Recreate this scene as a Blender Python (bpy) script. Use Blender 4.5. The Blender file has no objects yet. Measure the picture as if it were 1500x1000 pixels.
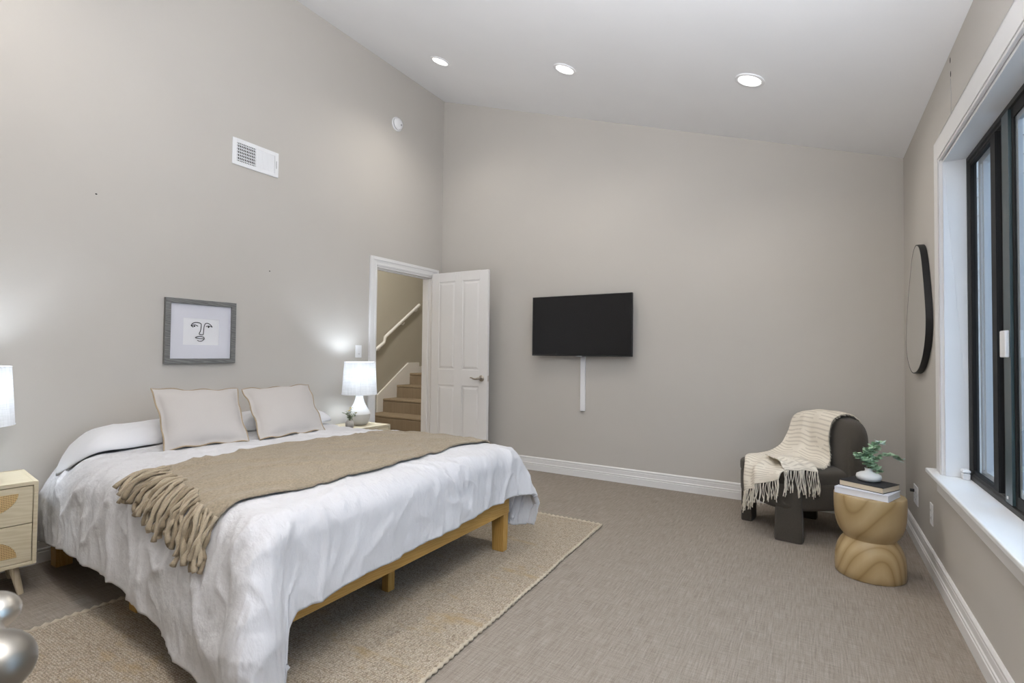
import bpy, bmesh, math, random
from mathutils import Vector, Matrix, noise
random.seed(7)
C = bpy.context.scene.collection
sc = bpy.context.scene
PI = math.pi

# ------------------------------------------------------------------ camera, world, light, exposure
yaw, pit, rol, F = 0.5381, 0.0236, 0.0107, 745.2
cam_d = bpy.data.cameras.new('camera'); cam = bpy.data.objects.new('camera', cam_d); C.objects.link(cam)
cam_d.sensor_width = 36; cam_d.lens = F/1500*36; cam_d.clip_start = 0.02
D_ = Vector((-math.sin(yaw), math.cos(yaw), 0)); R_ = Vector((math.cos(yaw), math.sin(yaw), 0)); Z_ = Vector((0,0,1))
fwd = math.cos(pit)*D_ + math.sin(pit)*Z_; up0 = -math.sin(pit)*D_ + math.cos(pit)*Z_
rgt = math.cos(rol)*R_ + math.sin(rol)*up0; upv = -math.sin(rol)*R_ + math.cos(rol)*up0
cam.matrix_world = Matrix(((rgt.x, upv.x, -fwd.x, 0), (rgt.y, upv.y, -fwd.y, 0), (rgt.z, upv.z, -fwd.z, 1.2), (0,0,0,1)))
cam_d.dof.use_dof = True; cam_d.dof.focus_distance = 3.4; cam_d.dof.aperture_fstop = 8
sc.camera = cam
sc.view_settings.view_transform = 'Standard'; sc.view_settings.look = 'None'
sc.view_settings.exposure = 0.0; sc.view_settings.gamma = 1.0; sc.view_settings.use_curve_mapping = False

W_STRENGTH = 2.4
world = bpy.data.worlds.new('sky'); sc.world = world; world.use_nodes = True
wn = world.node_tree.nodes; wl = world.node_tree.links; wn.clear()
wo = wn.new('ShaderNodeOutputWorld'); wb = wn.new('ShaderNodeBackground'); wl.new(wb.outputs[0], wo.inputs[0])
wt = wn.new('ShaderNodeTexCoord'); wsx = wn.new('ShaderNodeSeparateXYZ'); wr = wn.new('ShaderNodeValToRGB')
wl.new(wt.outputs['Generated'], wsx.inputs[0]); wl.new(wsx.outputs['Z'], wr.inputs[0]); wl.new(wr.outputs[0], wb.inputs[0])
wr.color_ramp.elements[0].position = 0.0; wr.color_ramp.elements[0].color = (0.50, 0.70, 0.98, 1)
wr.color_ramp.elements[1].position = 0.6; wr.color_ramp.elements[1].color = (0.50, 0.72, 1.0, 1)
wb.inputs[1].default_value = W_STRENGTH

DOWN_W = 43      # each recessed downlight
FILL_ROW_W = 46      # each unseen fill spot added over the camera's side
LAMP_W = 9.5
HALL_W = 115
FILL_W = 560    # added fill spot above the camera, aimed up at the ceiling

# ------------------------------------------------------------------ room numbers
XL, YB, XR, ZL, ZR = -3.75, 4.666, 0.56, 4.156, 2.669
YF = -1.3
KS = (ZR-ZL)/(XR-XL)
def zc(x): return ZL + KS*(x-XL)

# ------------------------------------------------------------------ material helpers
def nmat(name, col, rough=0.6, metal=0.0, spec=0.4):
    m = bpy.data.materials.new(name); m.use_nodes = True
    b = m.node_tree.nodes['Principled BSDF']
    b.inputs['Base Color'].default_value = (*col, 1); b.inputs['Roughness'].default_value = rough
    b.inputs['Metallic'].default_value = metal; b.inputs['Specular IOR Level'].default_value = spec
    return m
def N(m, t): return m.node_tree.nodes.new(t)
def Lk(m, a, b): m.node_tree.links.new(a, b)
def coords(m, scale=(1,1,1), src='Object', rot=(0,0,0)):
    tc = N(m,'ShaderNodeTexCoord'); mp = N(m,'ShaderNodeMapping')
    mp.inputs['Scale'].default_value = scale; mp.inputs['Rotation'].default_value = rot
    Lk(m, tc.outputs[src], mp.inputs['Vector']); return mp.outputs[0]
def noise_n(m, vec, scale, detail=4, rough=.55):
    n = N(m,'ShaderNodeTexNoise'); n.inputs['Scale'].default_value = scale; n.inputs['Detail'].default_value = detail
    n.inputs['Roughness'].default_value = rough; Lk(m, vec, n.inputs['Vector']); return n.outputs['Fac']
def ramp(m, fac, stops):
    r = N(m,'ShaderNodeValToRGB'); e = r.color_ramp.elements
    while len(e) < len(stops): e.new(0.5)
    for i,(p,c) in enumerate(stops): e[i].position = p; e[i].color = (*c,1)
    Lk(m, fac, r.inputs[0]); return r.outputs[0]
def mix(m, fac, a, b, mode='MIX'):
    n = N(m,'ShaderNodeMix'); n.data_type = 'RGBA'; n.blend_type = mode
    for k,v in ((0,fac),(6,a),(7,b)):
        if hasattr(v,'is_linked'): Lk(m, v, n.inputs[k])
        elif k==0: n.inputs[0].default_value = v
        else: n.inputs[k].default_value = (*v,1)
    return n.outputs[2]
def math_n(m, op, a, b=0.0):
    n = N(m,'ShaderNodeMath'); n.operation = op
    for k,v in ((0,a),(1,b)):
        if hasattr(v,'is_linked'): Lk(m, v, n.inputs[k])
        else: n.inputs[k].default_value = v
    return n.outputs[0]
def setcol(m, out): Lk(m, out, m.node_tree.nodes['Principled BSDF'].inputs['Base Color'])
def bump(m, h, strength=0.3, dist=0.01):
    b = N(m,'ShaderNodeBump'); b.inputs['Strength'].default_value = strength; b.inputs['Distance'].default_value = dist
    Lk(m, h, b.inputs['Height']); Lk(m, b.outputs[0], m.node_tree.nodes['Principled BSDF'].inputs['Normal'])

def paint(name, col, rough=.75, b=.05, sc_=90):
    m = nmat(name, col, rough, spec=.25); v = coords(m)
    f = noise_n(m, v, 1.6, 3); d = [c*.97 for c in col]
    setcol(m, mix(m, f, tuple(d), tuple(min(1,c*1.03) for c in col))); bump(m, noise_n(m, v, sc_, 2), b, .004); return m
M = {}
M['wall'] = paint('greige_wall_paint', (.545,.515,.473))
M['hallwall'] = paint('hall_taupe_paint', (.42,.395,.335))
M['ceil'] = paint('ceiling_white_paint', (.87,.87,.88))
M['trim'] = paint('white_trim_paint', (.80,.79,.78), .42, .02)
M['door'] = paint('white_door_paint', (.80,.78,.76), .45, .02)
M['sill'] = paint('white_sill_paint', (.82,.83,.84), .35, .01)
M['plastic'] = nmat('white_plastic', (.84,.84,.85), .4)
M['grey'] = nmat('mid_grey_plastic', (.30,.30,.31), .6)  # even mid grey for buttons, slots and small marks
M['darkvoid'] = nmat('dark_duct', (.015,.014,.013), .9)
M['black'] = nmat('matt_black', (.012,.012,.013), .5)
M['frameblk'] = nmat('bronze_black_aluminium', (.012,.012,.012), .6, spec=.25)
M['framegry'] = nmat('dark_grey_aluminium', (.055,.055,.053), .6, spec=.3)
M['teal'] = nmat('green_black_aluminium', (.028,.05,.055), .3, spec=.5)
M['vinyl'] = nmat('grey_vinyl_frame', (.33,.35,.37), .5)
M['screen'] = nmat('television_glass', (.008,.008,.009), .25, spec=.4)
M['nickel'] = nmat('satin_nickel', (.62,.59,.54), .28, metal=1.0)
M['nickeld'] = nmat('dark_satin_nickel', (.30,.28,.25), .36, metal=1.0)  # darker nickel tone for the near handle's knuckle
M['nickelw'] = nmat('brushed_nickel', (.40,.36,.31), .35, metal=1.0)
M['mirror'] = nmat('mirror_glass', (.88,.89,.88), .02, metal=1.0)
M['ink'] = nmat('black_ink', (.02,.02,.022), .8)
M['ceramic'] = nmat('white_ceramic', (.82,.81,.79), .38)
M['bisque'] = nmat('grey_bisque_ceramic', (.52,.50,.47), .8)
M['greyvase'] = nmat('grey_stoneware', (.42,.39,.35), .7)
M['paper'] = nmat('white_paper', (.80,.80,.82), .8)
M['matboard'] = nmat('white_mat_board', (.69,.69,.745), .8)
M['cream'] = nmat('cream_page_edges', (.66,.55,.40), .85)
M['bookblk'] = nmat('black_book_cloth', (.017,.017,.02), .6)
M['bookwht'] = nmat('white_book_cover', (.74,.75,.82), .5)
M['sub'] = nmat('siding_grey_blue', (.42,.47,.52), .8)
M['stonepot'] = M['greyvase']

# carpet ----------------------------------------------------------
def carpet(name, base, dk, lt):
    m = nmat(name, base, .95, spec=.1)
    v1 = coords(m, (170, 8, 1)); v2 = coords(m, (11, 150, 1)); v3 = coords(m)
    a = noise_n(m, v1, 1, 3, .6); b = noise_n(m, v2, 1, 3, .6); g = noise_n(m, v3, 260, 2, .7); big = noise_n(m, v3, 2.2, 3)
    s = math_n(m,'ADD', math_n(m,'MULTIPLY', a, .42), math_n(m,'ADD', math_n(m,'MULTIPLY', b, .28), math_n(m,'MULTIPLY', g, .30)))
    c = ramp(m, s, [(.33, dk), (.5, base), (.66, lt)])
    c = mix(m, math_n(m,'MULTIPLY', big, .35), c, tuple(x*.86 for x in base))
    setcol(m, c); bump(m, s, .55, .012); return m
M['carpet'] = carpet('looped_carpet', (.305,.262,.22), (.175,.147,.118), (.43,.38,.325))
M['haircarpet'] = carpet('stair_carpet', (.30,.235,.165), (.22,.165,.11), (.37,.30,.22))

# woven rug -------------------------------------------------------
def rug_m():
    m = nmat('woven_jute_rug', (.6,.5,.38), .9, spec=.1)
    v = coords(m); sx = N(m,'ShaderNodeSeparateXYZ'); Lk(m, v, sx.inputs[0])
    wy = N(m,'ShaderNodeTexWave'); wy.wave_type='BANDS'; wy.bands_direction='Y'; wy.inputs['Scale'].default_value = 34; wy.inputs['Distortion'].default_value = 6; wy.inputs['Detail'].default_value=2; wy.inputs['Detail Scale'].default_value=2.5; Lk(m, v, wy.inputs['Vector'])
    wx = N(m,'ShaderNodeTexWave'); wx.wave_type='BANDS'; wx.bands_direction='X'; wx.inputs['Scale'].default_value = 22; wx.inputs['Distortion'].default_value = 4.0; wx.inputs['Detail'].default_value=2; Lk(m, v, wx.inputs['Vector'])
    br = math_n(m,'MULTIPLY', wy.outputs['Fac'], math_n(m,'ADD', math_n(m,'MULTIPLY', wx.outputs['Fac'], .7), .3))
    n1 = noise_n(m, coords(m,(18,60,1)), 1, 4, .7); n2 = noise_n(m, v, 3, 3)
    c = ramp(m, br, [(.0,(.22,.175,.125)),(.3,(.40,.34,.265)),(.85,(.58,.52,.435))])
    c2 = ramp(m, n1, [(.38,(.56,.50,.42)),(.6,(.46,.385,.29)),(.74,(.30,.21,.11))])
    c = mix(m, .42, c, c2); c = mix(m, math_n(m,'MULTIPLY', n2, .25), c, (.42,.34,.24))
    sp=noise_n(m, coords(m,(1.7,.75,1)), 125, 2, .7); c=mix(m, ramp(m, sp, [(.38,(.8,.8,.8)),(.52,(0,0,0))]), c, (.21,.165,.12)); yl=noise_n(m,coords(m,(2.2,6,1)),1,4,.7); c=mix(m, ramp(m,yl,[(.56,(0,0,0)),(.70,(.55,.55,.55))]), c, (.40,.28,.13)); c=mix(m, math_n(m,'MULTIPLY', sp, .0), c, (.4,.3,.2))
    setcol(m, c); bump(m, br, .45, .008); return m
M['rug'] = rug_m()
M['rugedge'] = nmat('rug_braid', (.50,.43,.33), .9)

# wood ------------------------------------------------------------
def wood(name, c1, c2, c3, stretch=(1,14,14), scale=2.2, rough=.5, rings=False):
    m = nmat(name, c1, rough, spec=.3); v = coords(m, stretch)
    n = noise_n(m, v, scale, 5, .6)
    w = N(m,'ShaderNodeTexWave'); w.wave_type = 'RINGS' if rings else 'BANDS'; w.bands_direction = 'DIAGONAL' if not rings else 'X'
    if rings: w.rings_direction = 'SPHERICAL'
    w.inputs['Scale'].default_value = scale*1.6; w.inputs['Distortion'].default_value = 9; w.inputs['Detail'].default_value = 3; w.inputs['Detail Scale'].default_value=.9
    Lk(m, v, w.inputs['Vector'])
    c = ramp(m, math_n(m,'ADD', math_n(m,'MULTIPLY', n, .55), math_n(m,'MULTIPLY', w.outputs['Fac'], .45)), [(.25,c2),(.5,c1),(.75,c3)])
    setcol(m, c); bump(m, n, .05, .003); return m
M['pine'] = wood('honey_pine', (.46,.27,.075), (.42,.235,.06), (.49,.295,.09), (14,1.2,14))
M['pineleg'] = wood('honey_pine_leg', (.46,.27,.075), (.42,.235,.06), (.49,.295,.09), (12,12,1.2))
M['oak'] = wood('pale_oak', (.60,.53,.38), (.57,.495,.345), (.64,.57,.425), (12,1.5,12), 1.6)
M['oakleg'] = wood('pale_oak_leg', (.56,.475,.34), (.50,.41,.28), (.63,.55,.42), (14,14,1.5), 1.6)
M['greywood'] = wood('grey_washed_wood', (.17,.17,.165), (.13,.13,.125), (.22,.22,.21), (16,2,16), 2)
def table_wood():
    m = nmat('turned_mango_wood', (.44,.29,.13), .42, spec=.35)
    v = coords(m, (1.0,1.0,.55)); dn = N(m,'ShaderNodeTexNoise'); dn.inputs['Scale'].default_value = 2.1; dn.inputs['Detail'].default_value = 1.0
    Lk(m, v, dn.inputs['Vector'])
    s = math_n(m,'FRACT', math_n(m,'MULTIPLY', dn.outputs['Fac'], 13))
    tri = math_n(m,'ABSOLUTE', math_n(m,'SUBTRACT', s, .5))
    fine = noise_n(m, coords(m,(60,60,4)), 1, 3)
    c = ramp(m, tri, [(.0,(.29,.195,.085)),(.10,(.39,.28,.135)),(.3,(.45,.335,.18)),(.5,(.48,.365,.205))])
    c = mix(m, math_n(m,'MULTIPLY', fine, .3), c, (.36,.23,.09)); setcol(m, c); return m
M['mango'] = table_wood()
def rattan():
    m = nmat('woven_cane', (.55,.36,.14), .6)
    v = coords(m)
    a = N(m,'ShaderNodeTexWave'); a.bands_direction='Y'; a.inputs['Scale'].default_value=55; a.inputs['Distortion'].default_value=.6; Lk(m,v,a.inputs['Vector'])
    b = N(m,'ShaderNodeTexWave'); b.bands_direction='Z'; b.inputs['Scale'].default_value=38; b.inputs['Distortion'].default_value=.6; Lk(m,v,b.inputs['Vector'])
    s = math_n(m,'MAXIMUM', a.outputs['Fac'], b.outputs['Fac'])
    setcol(m, ramp(m, s, [(.25,(.20,.11,.03)),(.6,(.55,.35,.13)),(.95,(.74,.54,.28))])); bump(m, s, .7, .004); return m
M['rattan'] = rattan()

# fabrics ---------------------------------------------------------
def fabric(name, col, weave=500, b=.25, rough=.95, var=.06, streak=None):
    m = nmat(name, col, rough, spec=.12); v = coords(m)
    n = noise_n(m, v, weave, 2, .6); big = noise_n(m, v, 5, 4)
    c = mix(m, n, tuple(x*(1-var*1.6) for x in col), tuple(min(1,x*(1+var)) for x in col))
    c = mix(m, math_n(m,'MULTIPLY', big, .25), c, tuple(x*.92 for x in col))
    if streak:
        s = noise_n(m, coords(m, streak[0]), 1, 3, .6); c = mix(m, ramp(m, s, [(.42,(0,0,0)),(.62,(1,1,1))]), c, streak[1])
    b_ = m.node_tree.nodes['Principled BSDF']
    b_.inputs['Sheen Weight'].default_value = .15; b_.inputs['Sheen Roughness'].default_value = .5
    setcol(m, c); bump(m, n, b, .003); return m
M['duvet'] = fabric('white_cotton', (.635,.63,.645), 700, .12)
def crinkle(m):
    nt=m.node_tree; b=[n for n in nt.nodes if n.type=='BUMP'][0]
    a=noise_n(m,coords(m,(5,11,5),rot=(0,0,.5)),1,5,.55); c=noise_n(m,coords(m,(16,7,5),rot=(0,0,-.3)),1,4,.5)
    b2=N(m,'ShaderNodeBump'); b2.inputs['Strength'].default_value=.55; b2.inputs['Distance'].default_value=.03
    Lk(m,math_n(m,'ADD',a,math_n(m,'MULTIPLY',c,.6)),b2.inputs['Height']); Lk(m,b2.outputs[0],b.inputs['Normal'])
crinkle(M['duvet'])
M['pillow'] = fabric('white_pillow_cotton', (.75,.75,.77), 700, .10)
M['linen'] = fabric('oatmeal_linen', (.50,.472,.45), 650, .2)
M['piping'] = fabric('tan_piping', (.36,.28,.185), 300, .2)
def knit():
    m = fabric('tan_knit_wool', (.325,.268,.192), 110, 1.0, var=.40)
    return m
M['knit'] = knit()
M['yarn'] = fabric('tan_wool_yarn', (.40,.33,.235), 200, .6, var=.22)
M['yarn2'] = fabric('dark_tan_wool_yarn', (.27,.215,.145), 200, .6, var=.22)
M['chair'] = fabric('charcoal_brown_boucle', (.082,.071,.058), 330, .6, var=.35)
M['mattress'] = M['pillow']
def stripe_throw():
    m = fabric('cream_striped_cotton', (.82,.755,.645), 500, .35)
    tc = N(m,'ShaderNodeUVMap'); sx = N(m,'ShaderNodeSeparateXYZ'); Lk(m, tc.outputs[0], sx.inputs[0])
    w = math_n(m,'SINE', math_n(m,'MULTIPLY', sx.outputs['Y'], 190.0))
    n = noise_n(m, tc.outputs[0], 9, 2)
    st = math_n(m,'MULTIPLY', math_n(m,'GREATER_THAN', w, .45), math_n(m,'GREATER_THAN', n, .42))
    old = m.node_tree.nodes['Principled BSDF'].inputs['Base Color'].links[0].from_socket
    setcol(m, mix(m, math_n(m,'MULTIPLY', st, .55), old, (.50,.44,.36))); return m
M['cthrow'] = stripe_throw()
M['cyarn'] = fabric('cream_cotton_yarn', (.82,.76,.65), 300, .3)
def shade_m():
    m = bpy.data.materials.new('white_linen_shade'); m.use_nodes = True; nt = m.node_tree; nt.nodes.clear()
    o = nt.nodes.new('ShaderNodeOutputMaterial'); d = nt.nodes.new('ShaderNodeBsdfDiffuse'); t = nt.nodes.new('ShaderNodeBsdfTranslucent'); mx = nt.nodes.new('ShaderNodeMixShader')
    v = coords(m, (90,90,10)); v2 = coords(m, (10,10,160)); n = math_n(m,'ADD', math_n(m,'MULTIPLY', noise_n(m, v, 1, 3), .5), math_n(m,'MULTIPLY', noise_n(m, v2, 1, 3), .5))
    c = ramp(m, n, [(.35,(.66,.66,.66)),(.6,(.80,.80,.80))])
    nt.links.new(c, d.inputs[0]); nt.links.new(c, t.inputs[0]); mx.inputs[0].default_value = .085
    nt.links.new(d.outputs[0], mx.inputs[1]); nt.links.new(t.outputs[0], mx.inputs[2]); nt.links.new(mx.outputs[0], o.inputs[0]); return m
M['shade'] = shade_m()
def emis(name, col, s):
    m = nmat(name, col); b = m.node_tree.nodes['Principled BSDF']; b.inputs['Emission Color'].default_value = (*col,1); b.inputs['Emission Strength'].default_value = s; return m
M['lens'] = emis('lit_downlight_lens', (1,.97,.93), 4)
M['bulb'] = emis('lit_bulb', (.9,.95,1), 3)
def glass():
    m = bpy.data.materials.new('window_glass'); m.use_nodes = True; nt = m.node_tree; nt.nodes.clear()
    o = nt.nodes.new('ShaderNodeOutputMaterial'); t = nt.nodes.new('ShaderNodeBsdfTransparent'); g = nt.nodes.new('ShaderNodeBsdfGlossy'); f = nt.nodes.new('ShaderNodeFresnel'); mx = nt.nodes.new('ShaderNodeMixShader')
    t.inputs[0].default_value = (.93,.96,.96,1); g.inputs['Roughness'].default_value = .01
    nt.nodes.remove(f); lw = nt.nodes.new('ShaderNodeLayerWeight'); p = nt.nodes.new('ShaderNodeMath'); p.operation='POWER'; p.inputs[1].default_value=5
    a = nt.nodes.new('ShaderNodeMath'); a.operation='MULTIPLY_ADD'; a.inputs[1].default_value=.9; a.inputs[2].default_value=.045
    nt.links.new(lw.outputs['Facing'], p.inputs[0]); nt.links.new(p.outputs[0], a.inputs[0]); nt.links.new(a.outputs[0], mx.inputs[0])
    nt.links.new(t.outputs[0], mx.inputs[1]); nt.links.new(g.outputs[0], mx.inputs[2]); nt.links.new(mx.outputs[0], o.inputs[0]); return m
M['glass'] = glass()
def leafm(name, a, b):
    m = nmat(name, a, .55); setcol(m, mix(m, noise_n(m, coords(m), 30, 2), a, b)); return m
M['euc'] = leafm('eucalyptus_leaf', (.24,.42,.22), (.50,.64,.48))
M['euctip'] = leafm('pale_eucalyptus_leaf', (.46,.62,.55), (.62,.72,.68))
M['stem'] = nmat('green_stem', (.16,.20,.08), .6)
M['leaf2'] = leafm('olive_leaf', (.09,.12,.05), (.2,.22,.1))
M['flower'] = leafm('yellow_petal', (.55,.40,.06), (.62,.5,.18))
M['siding'] = paint('grey_blue_siding_paint', (.52,.48,.44), .7)

# ------------------------------------------------------------------ geometry helpers
class MB:
    def __init__(s): s.v=[]; s.f=[]; s.uv=None
    def add(s, vs, fs):
        o=len(s.v); s.v += [tuple(v) for v in vs]; s.f += [tuple(i+o for i in f) for f in fs]; return s
    def box(s, x0,x1,y0,y1,z0,z1):
        return s.add([(x0,y0,z0),(x1,y0,z0),(x1,y1,z0),(x0,y1,z0),(x0,y0,z1),(x1,y0,z1),(x1,y1,z1),(x0,y1,z1)],
                     [(0,3,2,1),(4,5,6,7),(0,1,5,4),(1,2,6,5),(2,3,7,6),(3,0,4,7)])
    def hexa(s, p8): return s.add(p8, [(0,3,2,1),(4,5,6,7),(0,1,5,4),(1,2,6,5),(2,3,7,6),(3,0,4,7)])
    def prism(s, poly, axis, a, b):
        def P(q, t):
            return {'x':(t,q[0],q[1]),'y':(q[0],t,q[1]),'z':(q[0],q[1],t)}[axis]
        n=len(poly); vs=[P(q,a) for q in poly]+[P(q,b) for q in poly]
        return s.add(vs, [tuple(range(n-1,-1,-1)), tuple(range(n,2*n))]+[(i,(i+1)%n,n+(i+1)%n,n+i) for i in range(n)])
    def tube(s, pts, r, seg=8, cap=True):
        pts=[Vector(p) for p in pts]; n=len(pts); rr = r if hasattr(r,'__len__') else [r]*n
        vs=[]; prev=None
        for i,p in enumerate(pts):
            t=(pts[min(i+1,n-1)]-pts[max(i-1,0)]).normalized()
            if prev is None:
                a = Vector((0,0,1)) if abs(t.z)<.9 else Vector((1,0,0)); u=t.cross(a).normalized()
            else: u=(prev-t*prev.dot(t)); u = u.normalized() if u.length>1e-6 else t.orthogonal().normalized()
            prev=u; w=t.cross(u)
            vs += [p+(u*math.cos(2*PI*k/seg)+w*math.sin(2*PI*k/seg))*rr[i] for k in range(seg)]
        fs=[(i*seg+k, i*seg+(k+1)%seg, (i+1)*seg+(k+1)%seg, (i+1)*seg+k) for i in range(n-1) for k in range(seg)]
        if cap: fs += [tuple(range(seg-1,-1,-1)), tuple((n-1)*seg+k for k in range(seg))]
        return s.add(vs, fs)
    def lathe(s, prof, cx=0, cy=0, seg=48, cap0=True, cap1=True):
        vs=[(cx+r*math.cos(2*PI*k/seg), cy+r*math.sin(2*PI*k/seg), z) for r,z in prof for k in range(seg)]; n=len(prof)
        fs=[(i*seg+k, i*seg+(k+1)%seg, (i+1)*seg+(k+1)%seg, (i+1)*seg+k) for i in range(n-1) for k in range(seg)]
        if cap0: fs.append(tuple(range(seg-1,-1,-1)))
        if cap1: fs.append(tuple((n-1)*seg+k for k in range(seg)))
        return s.add(vs, fs)
    def grid(s, fn, nu, nv):
        vs=[fn(i/(nu-1), j/(nv-1)) for i in range(nu) for j in range(nv)]
        return s.add(vs, [(i*nv+j,(i+1)*nv+j,(i+1)*nv+j+1,i*nv+j+1) for i in range(nu-1) for j in range(nv-1)])
    def ball(s, c, r, seg=12, rings=8):
        r = r if hasattr(r,'__len__') else (r,r,r); vs=[]
        for i in range(rings+1):
            th=PI*i/rings
            for k in range(seg):
                ph=2*PI*k/seg; vs.append((c[0]+r[0]*math.sin(th)*math.cos(ph), c[1]+r[1]*math.sin(th)*math.sin(ph), c[2]+r[2]*math.cos(th)))
        return s.add(vs, [(i*seg+k,(i+1)*seg+k,(i+1)*seg+(k+1)%seg,i*seg+(k+1)%seg) for i in range(rings) for k in range(seg)])
    def build(s, name, mat, parent=None, smooth=False, bevel=0, bseg=2, sub=0, solid=0, soff=-1, loc=None, angle=None, recalc=True):
        me=bpy.data.meshes.new(name)
        vs = s.v
        if loc is not None: vs=[(v[0]-loc[0],v[1]-loc[1],v[2]-loc[2]) for v in vs]
        me.from_pydata(vs,[],s.f); me.update(); me.validate()
        bm=bmesh.new(); bm.from_mesh(me); bmesh.ops.remove_doubles(bm, verts=bm.verts, dist=1e-6); recalc and bmesh.ops.recalc_face_normals(bm, faces=bm.faces); bm.to_mesh(me); bm.free()
        me.materials.append(M[mat] if isinstance(mat,str) else mat)
        o=bpy.data.objects.new(name, me); C.objects.link(o)
        if loc is not None: o.location=loc
        if parent is not None: o.parent=parent
        if smooth or angle:
            for p in me.polygons: p.use_smooth=True
            if angle: me.set_sharp_from_angle(angle=math.radians(angle))
        if solid:
            k=o.modifiers.new('s','SOLIDIFY'); k.thickness=solid; k.offset=soff
        if bevel:
            k=o.modifiers.new('b','BEVEL'); k.width=bevel; k.segments=bseg; k.limit_method='ANGLE'; k.angle_limit=math.radians(40); k.harden_normals=False
        if sub:
            k=o.modifiers.new('u','SUBSURF'); k.levels=sub; k.render_levels=sub
        return o
def tag(o, label, cat, group=None):
    o['label']=label; o['category']=cat
    if group: o['group']=group
    return o
def thing(name, label, cat, loc=(0,0,0), rz=0, group=None):
    o=bpy.data.objects.new(name,None); C.objects.link(o); o.location=loc; o.rotation_euler=(0,0,rz); o.empty_display_size=.1
    return tag(o,label,cat,group)
def struct(o): o['kind']='structure'; return o
def dup(root, loc, rz, label, group=None):
    r=root.copy(); C.objects.link(r); r.location=loc; r.rotation_euler=(0,0,rz); r['label']=label
    if group: r['group']=group
    for ch in list(root.children):
        c=ch.copy(); C.objects.link(c); c.parent=r
        if ch.type=='LIGHT': c.data=ch.data
        for g in ch.children:
            d=g.copy(); C.objects.link(d); d.parent=c
    return r
def lerp_t(tab, x):
    if x<=tab[0][0]: return tab[0][1]
    for (a,b),(c,d) in zip(tab,tab[1:]):
        if x<=c: 
            u=(x-a)/(c-a); u=u*u*(3-2*u); return b+(d-b)*u
    return tab[-1][1]
def spline(pts, n):
    P=[Vector(p) for p in pts]; out=[]
    m=len(P)-1
    for i in range(n):
        t=i/(n-1)*m; k=min(int(t),m-1); u=t-k
        p0=P[max(k-1,0)]; p1=P[k]; p2=P[k+1]; p3=P[min(k+2,m)]
        out.append(.5*((2*p1)+(p2-p0)*u+(2*p0-5*p1+4*p2-p3)*u*u+(3*p1-p0-3*p2+p3)*u**3))
    return out

# ------------------------------------------------------------------ the room shell
WT=.12
struct(MB().box(XL-WT, XR+WT, YF-.1, YB+WT, -.12, 0).build('floor','carpet'))
DY0, DY1, DZ = 3.63, 4.49, 2.05                       # stair doorway in the left wall
b=MB(); b.box(XL-WT,XL,YF-.1,DY0,0,ZL+.06); b.box(XL-WT,XL,DY1,YB+WT,0,ZL+.06); b.box(XL-WT,XL,DY0,DY1,DZ,ZL+.06)
wall_left = struct(b.build('wall_left','wall'))
struct(MB().prism([(XL,0),(XR+WT,0),(XR+WT,zc(XR+WT)+.05),(XL,ZL+.05)],'y',YB,YB+WT).build('wall_back','wall'))
WY0, WY1, WZ0, WZ1 = .75, 3.32, .60, 2.205            # window opening
b=MB(); b.box(XR,XR+WT,YF-.1,WY0,0,ZR); b.box(XR,XR+WT,WY1,YB,0,ZR); b.box(XR,XR+WT,WY0,WY1,0,WZ0-.012); b.box(XR,XR+WT,WY0,WY1,WZ1,ZR)
wall_right = struct(b.build('wall_right','wall'))
b=MB(); b.hexa([(XL-WT,YF-.1,zc(XL-WT)),(XR+WT,YF-.1,zc(XR+WT)),(XR+WT,YB+WT,zc(XR+WT)),(XL-WT,YB+WT,zc(XL-WT)),
                (XL-WT,YF-.1,zc(XL-WT)+.1),(XR+WT,YF-.1,zc(XR+WT)+.1),(XR+WT,YB+WT,zc(XR+WT)+.1),(XL-WT,YB+WT,zc(XL-WT)+.1)])
struct(b.build('ceiling','ceil'))
# camera-side wall: a stretch at y=0, the double-door opening, and a vestibule behind
b=MB(); b.prism([(XL,0),(-1.36,0),(-1.36,zc(-1.36)),(XL,ZL)],'y',-.1,.03)
b.prism([(-1.36,2.09),(XR,2.09),(XR,ZR),(-1.36,zc(-1.36))],'y',-.1,.03)
b.prism([(XL,0),(XR,0),(XR,ZR),(XL,ZL)],'y',YF-.1,YF)
struct(b.build('wall_front','wall'))

BP=[(0,0),(.018,0),(.018,.058),(.013,.062),(.0165,.066),(.0165,.074),(.012,.079),(.012,.110),(.009,.114),(.0125,.118),(.0125,.128),(.006,.136),(0,.136)]
def baseboard(name, p0, p1, nrm):
    p0=Vector(p0); p1=Vector(p1); n=Vector(nrm); k=len(BP)
    vs=[p0+n*a+Vector((0,0,z)) for a,z in BP]+[p1+n*a+Vector((0,0,z)) for a,z in BP]
    return struct(MB().add(vs,[tuple(range(k-1,-1,-1)),tuple(range(k,2*k))]+[(i,(i+1)%k,k+(i+1)%k,k+i) for i in range(k)]).build(name,'trim'))
baseboard('baseboard_left',(XL,.04,0),(XL,3.54,0),(1,0,0))
baseboard('baseboard_back',(XL+.02,YB,0),(XR-.019,YB,0),(0,-1,0))
baseboard('baseboard_right',(XR,YF+.02,0),(XR,YB,0),(-1,0,0))

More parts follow.
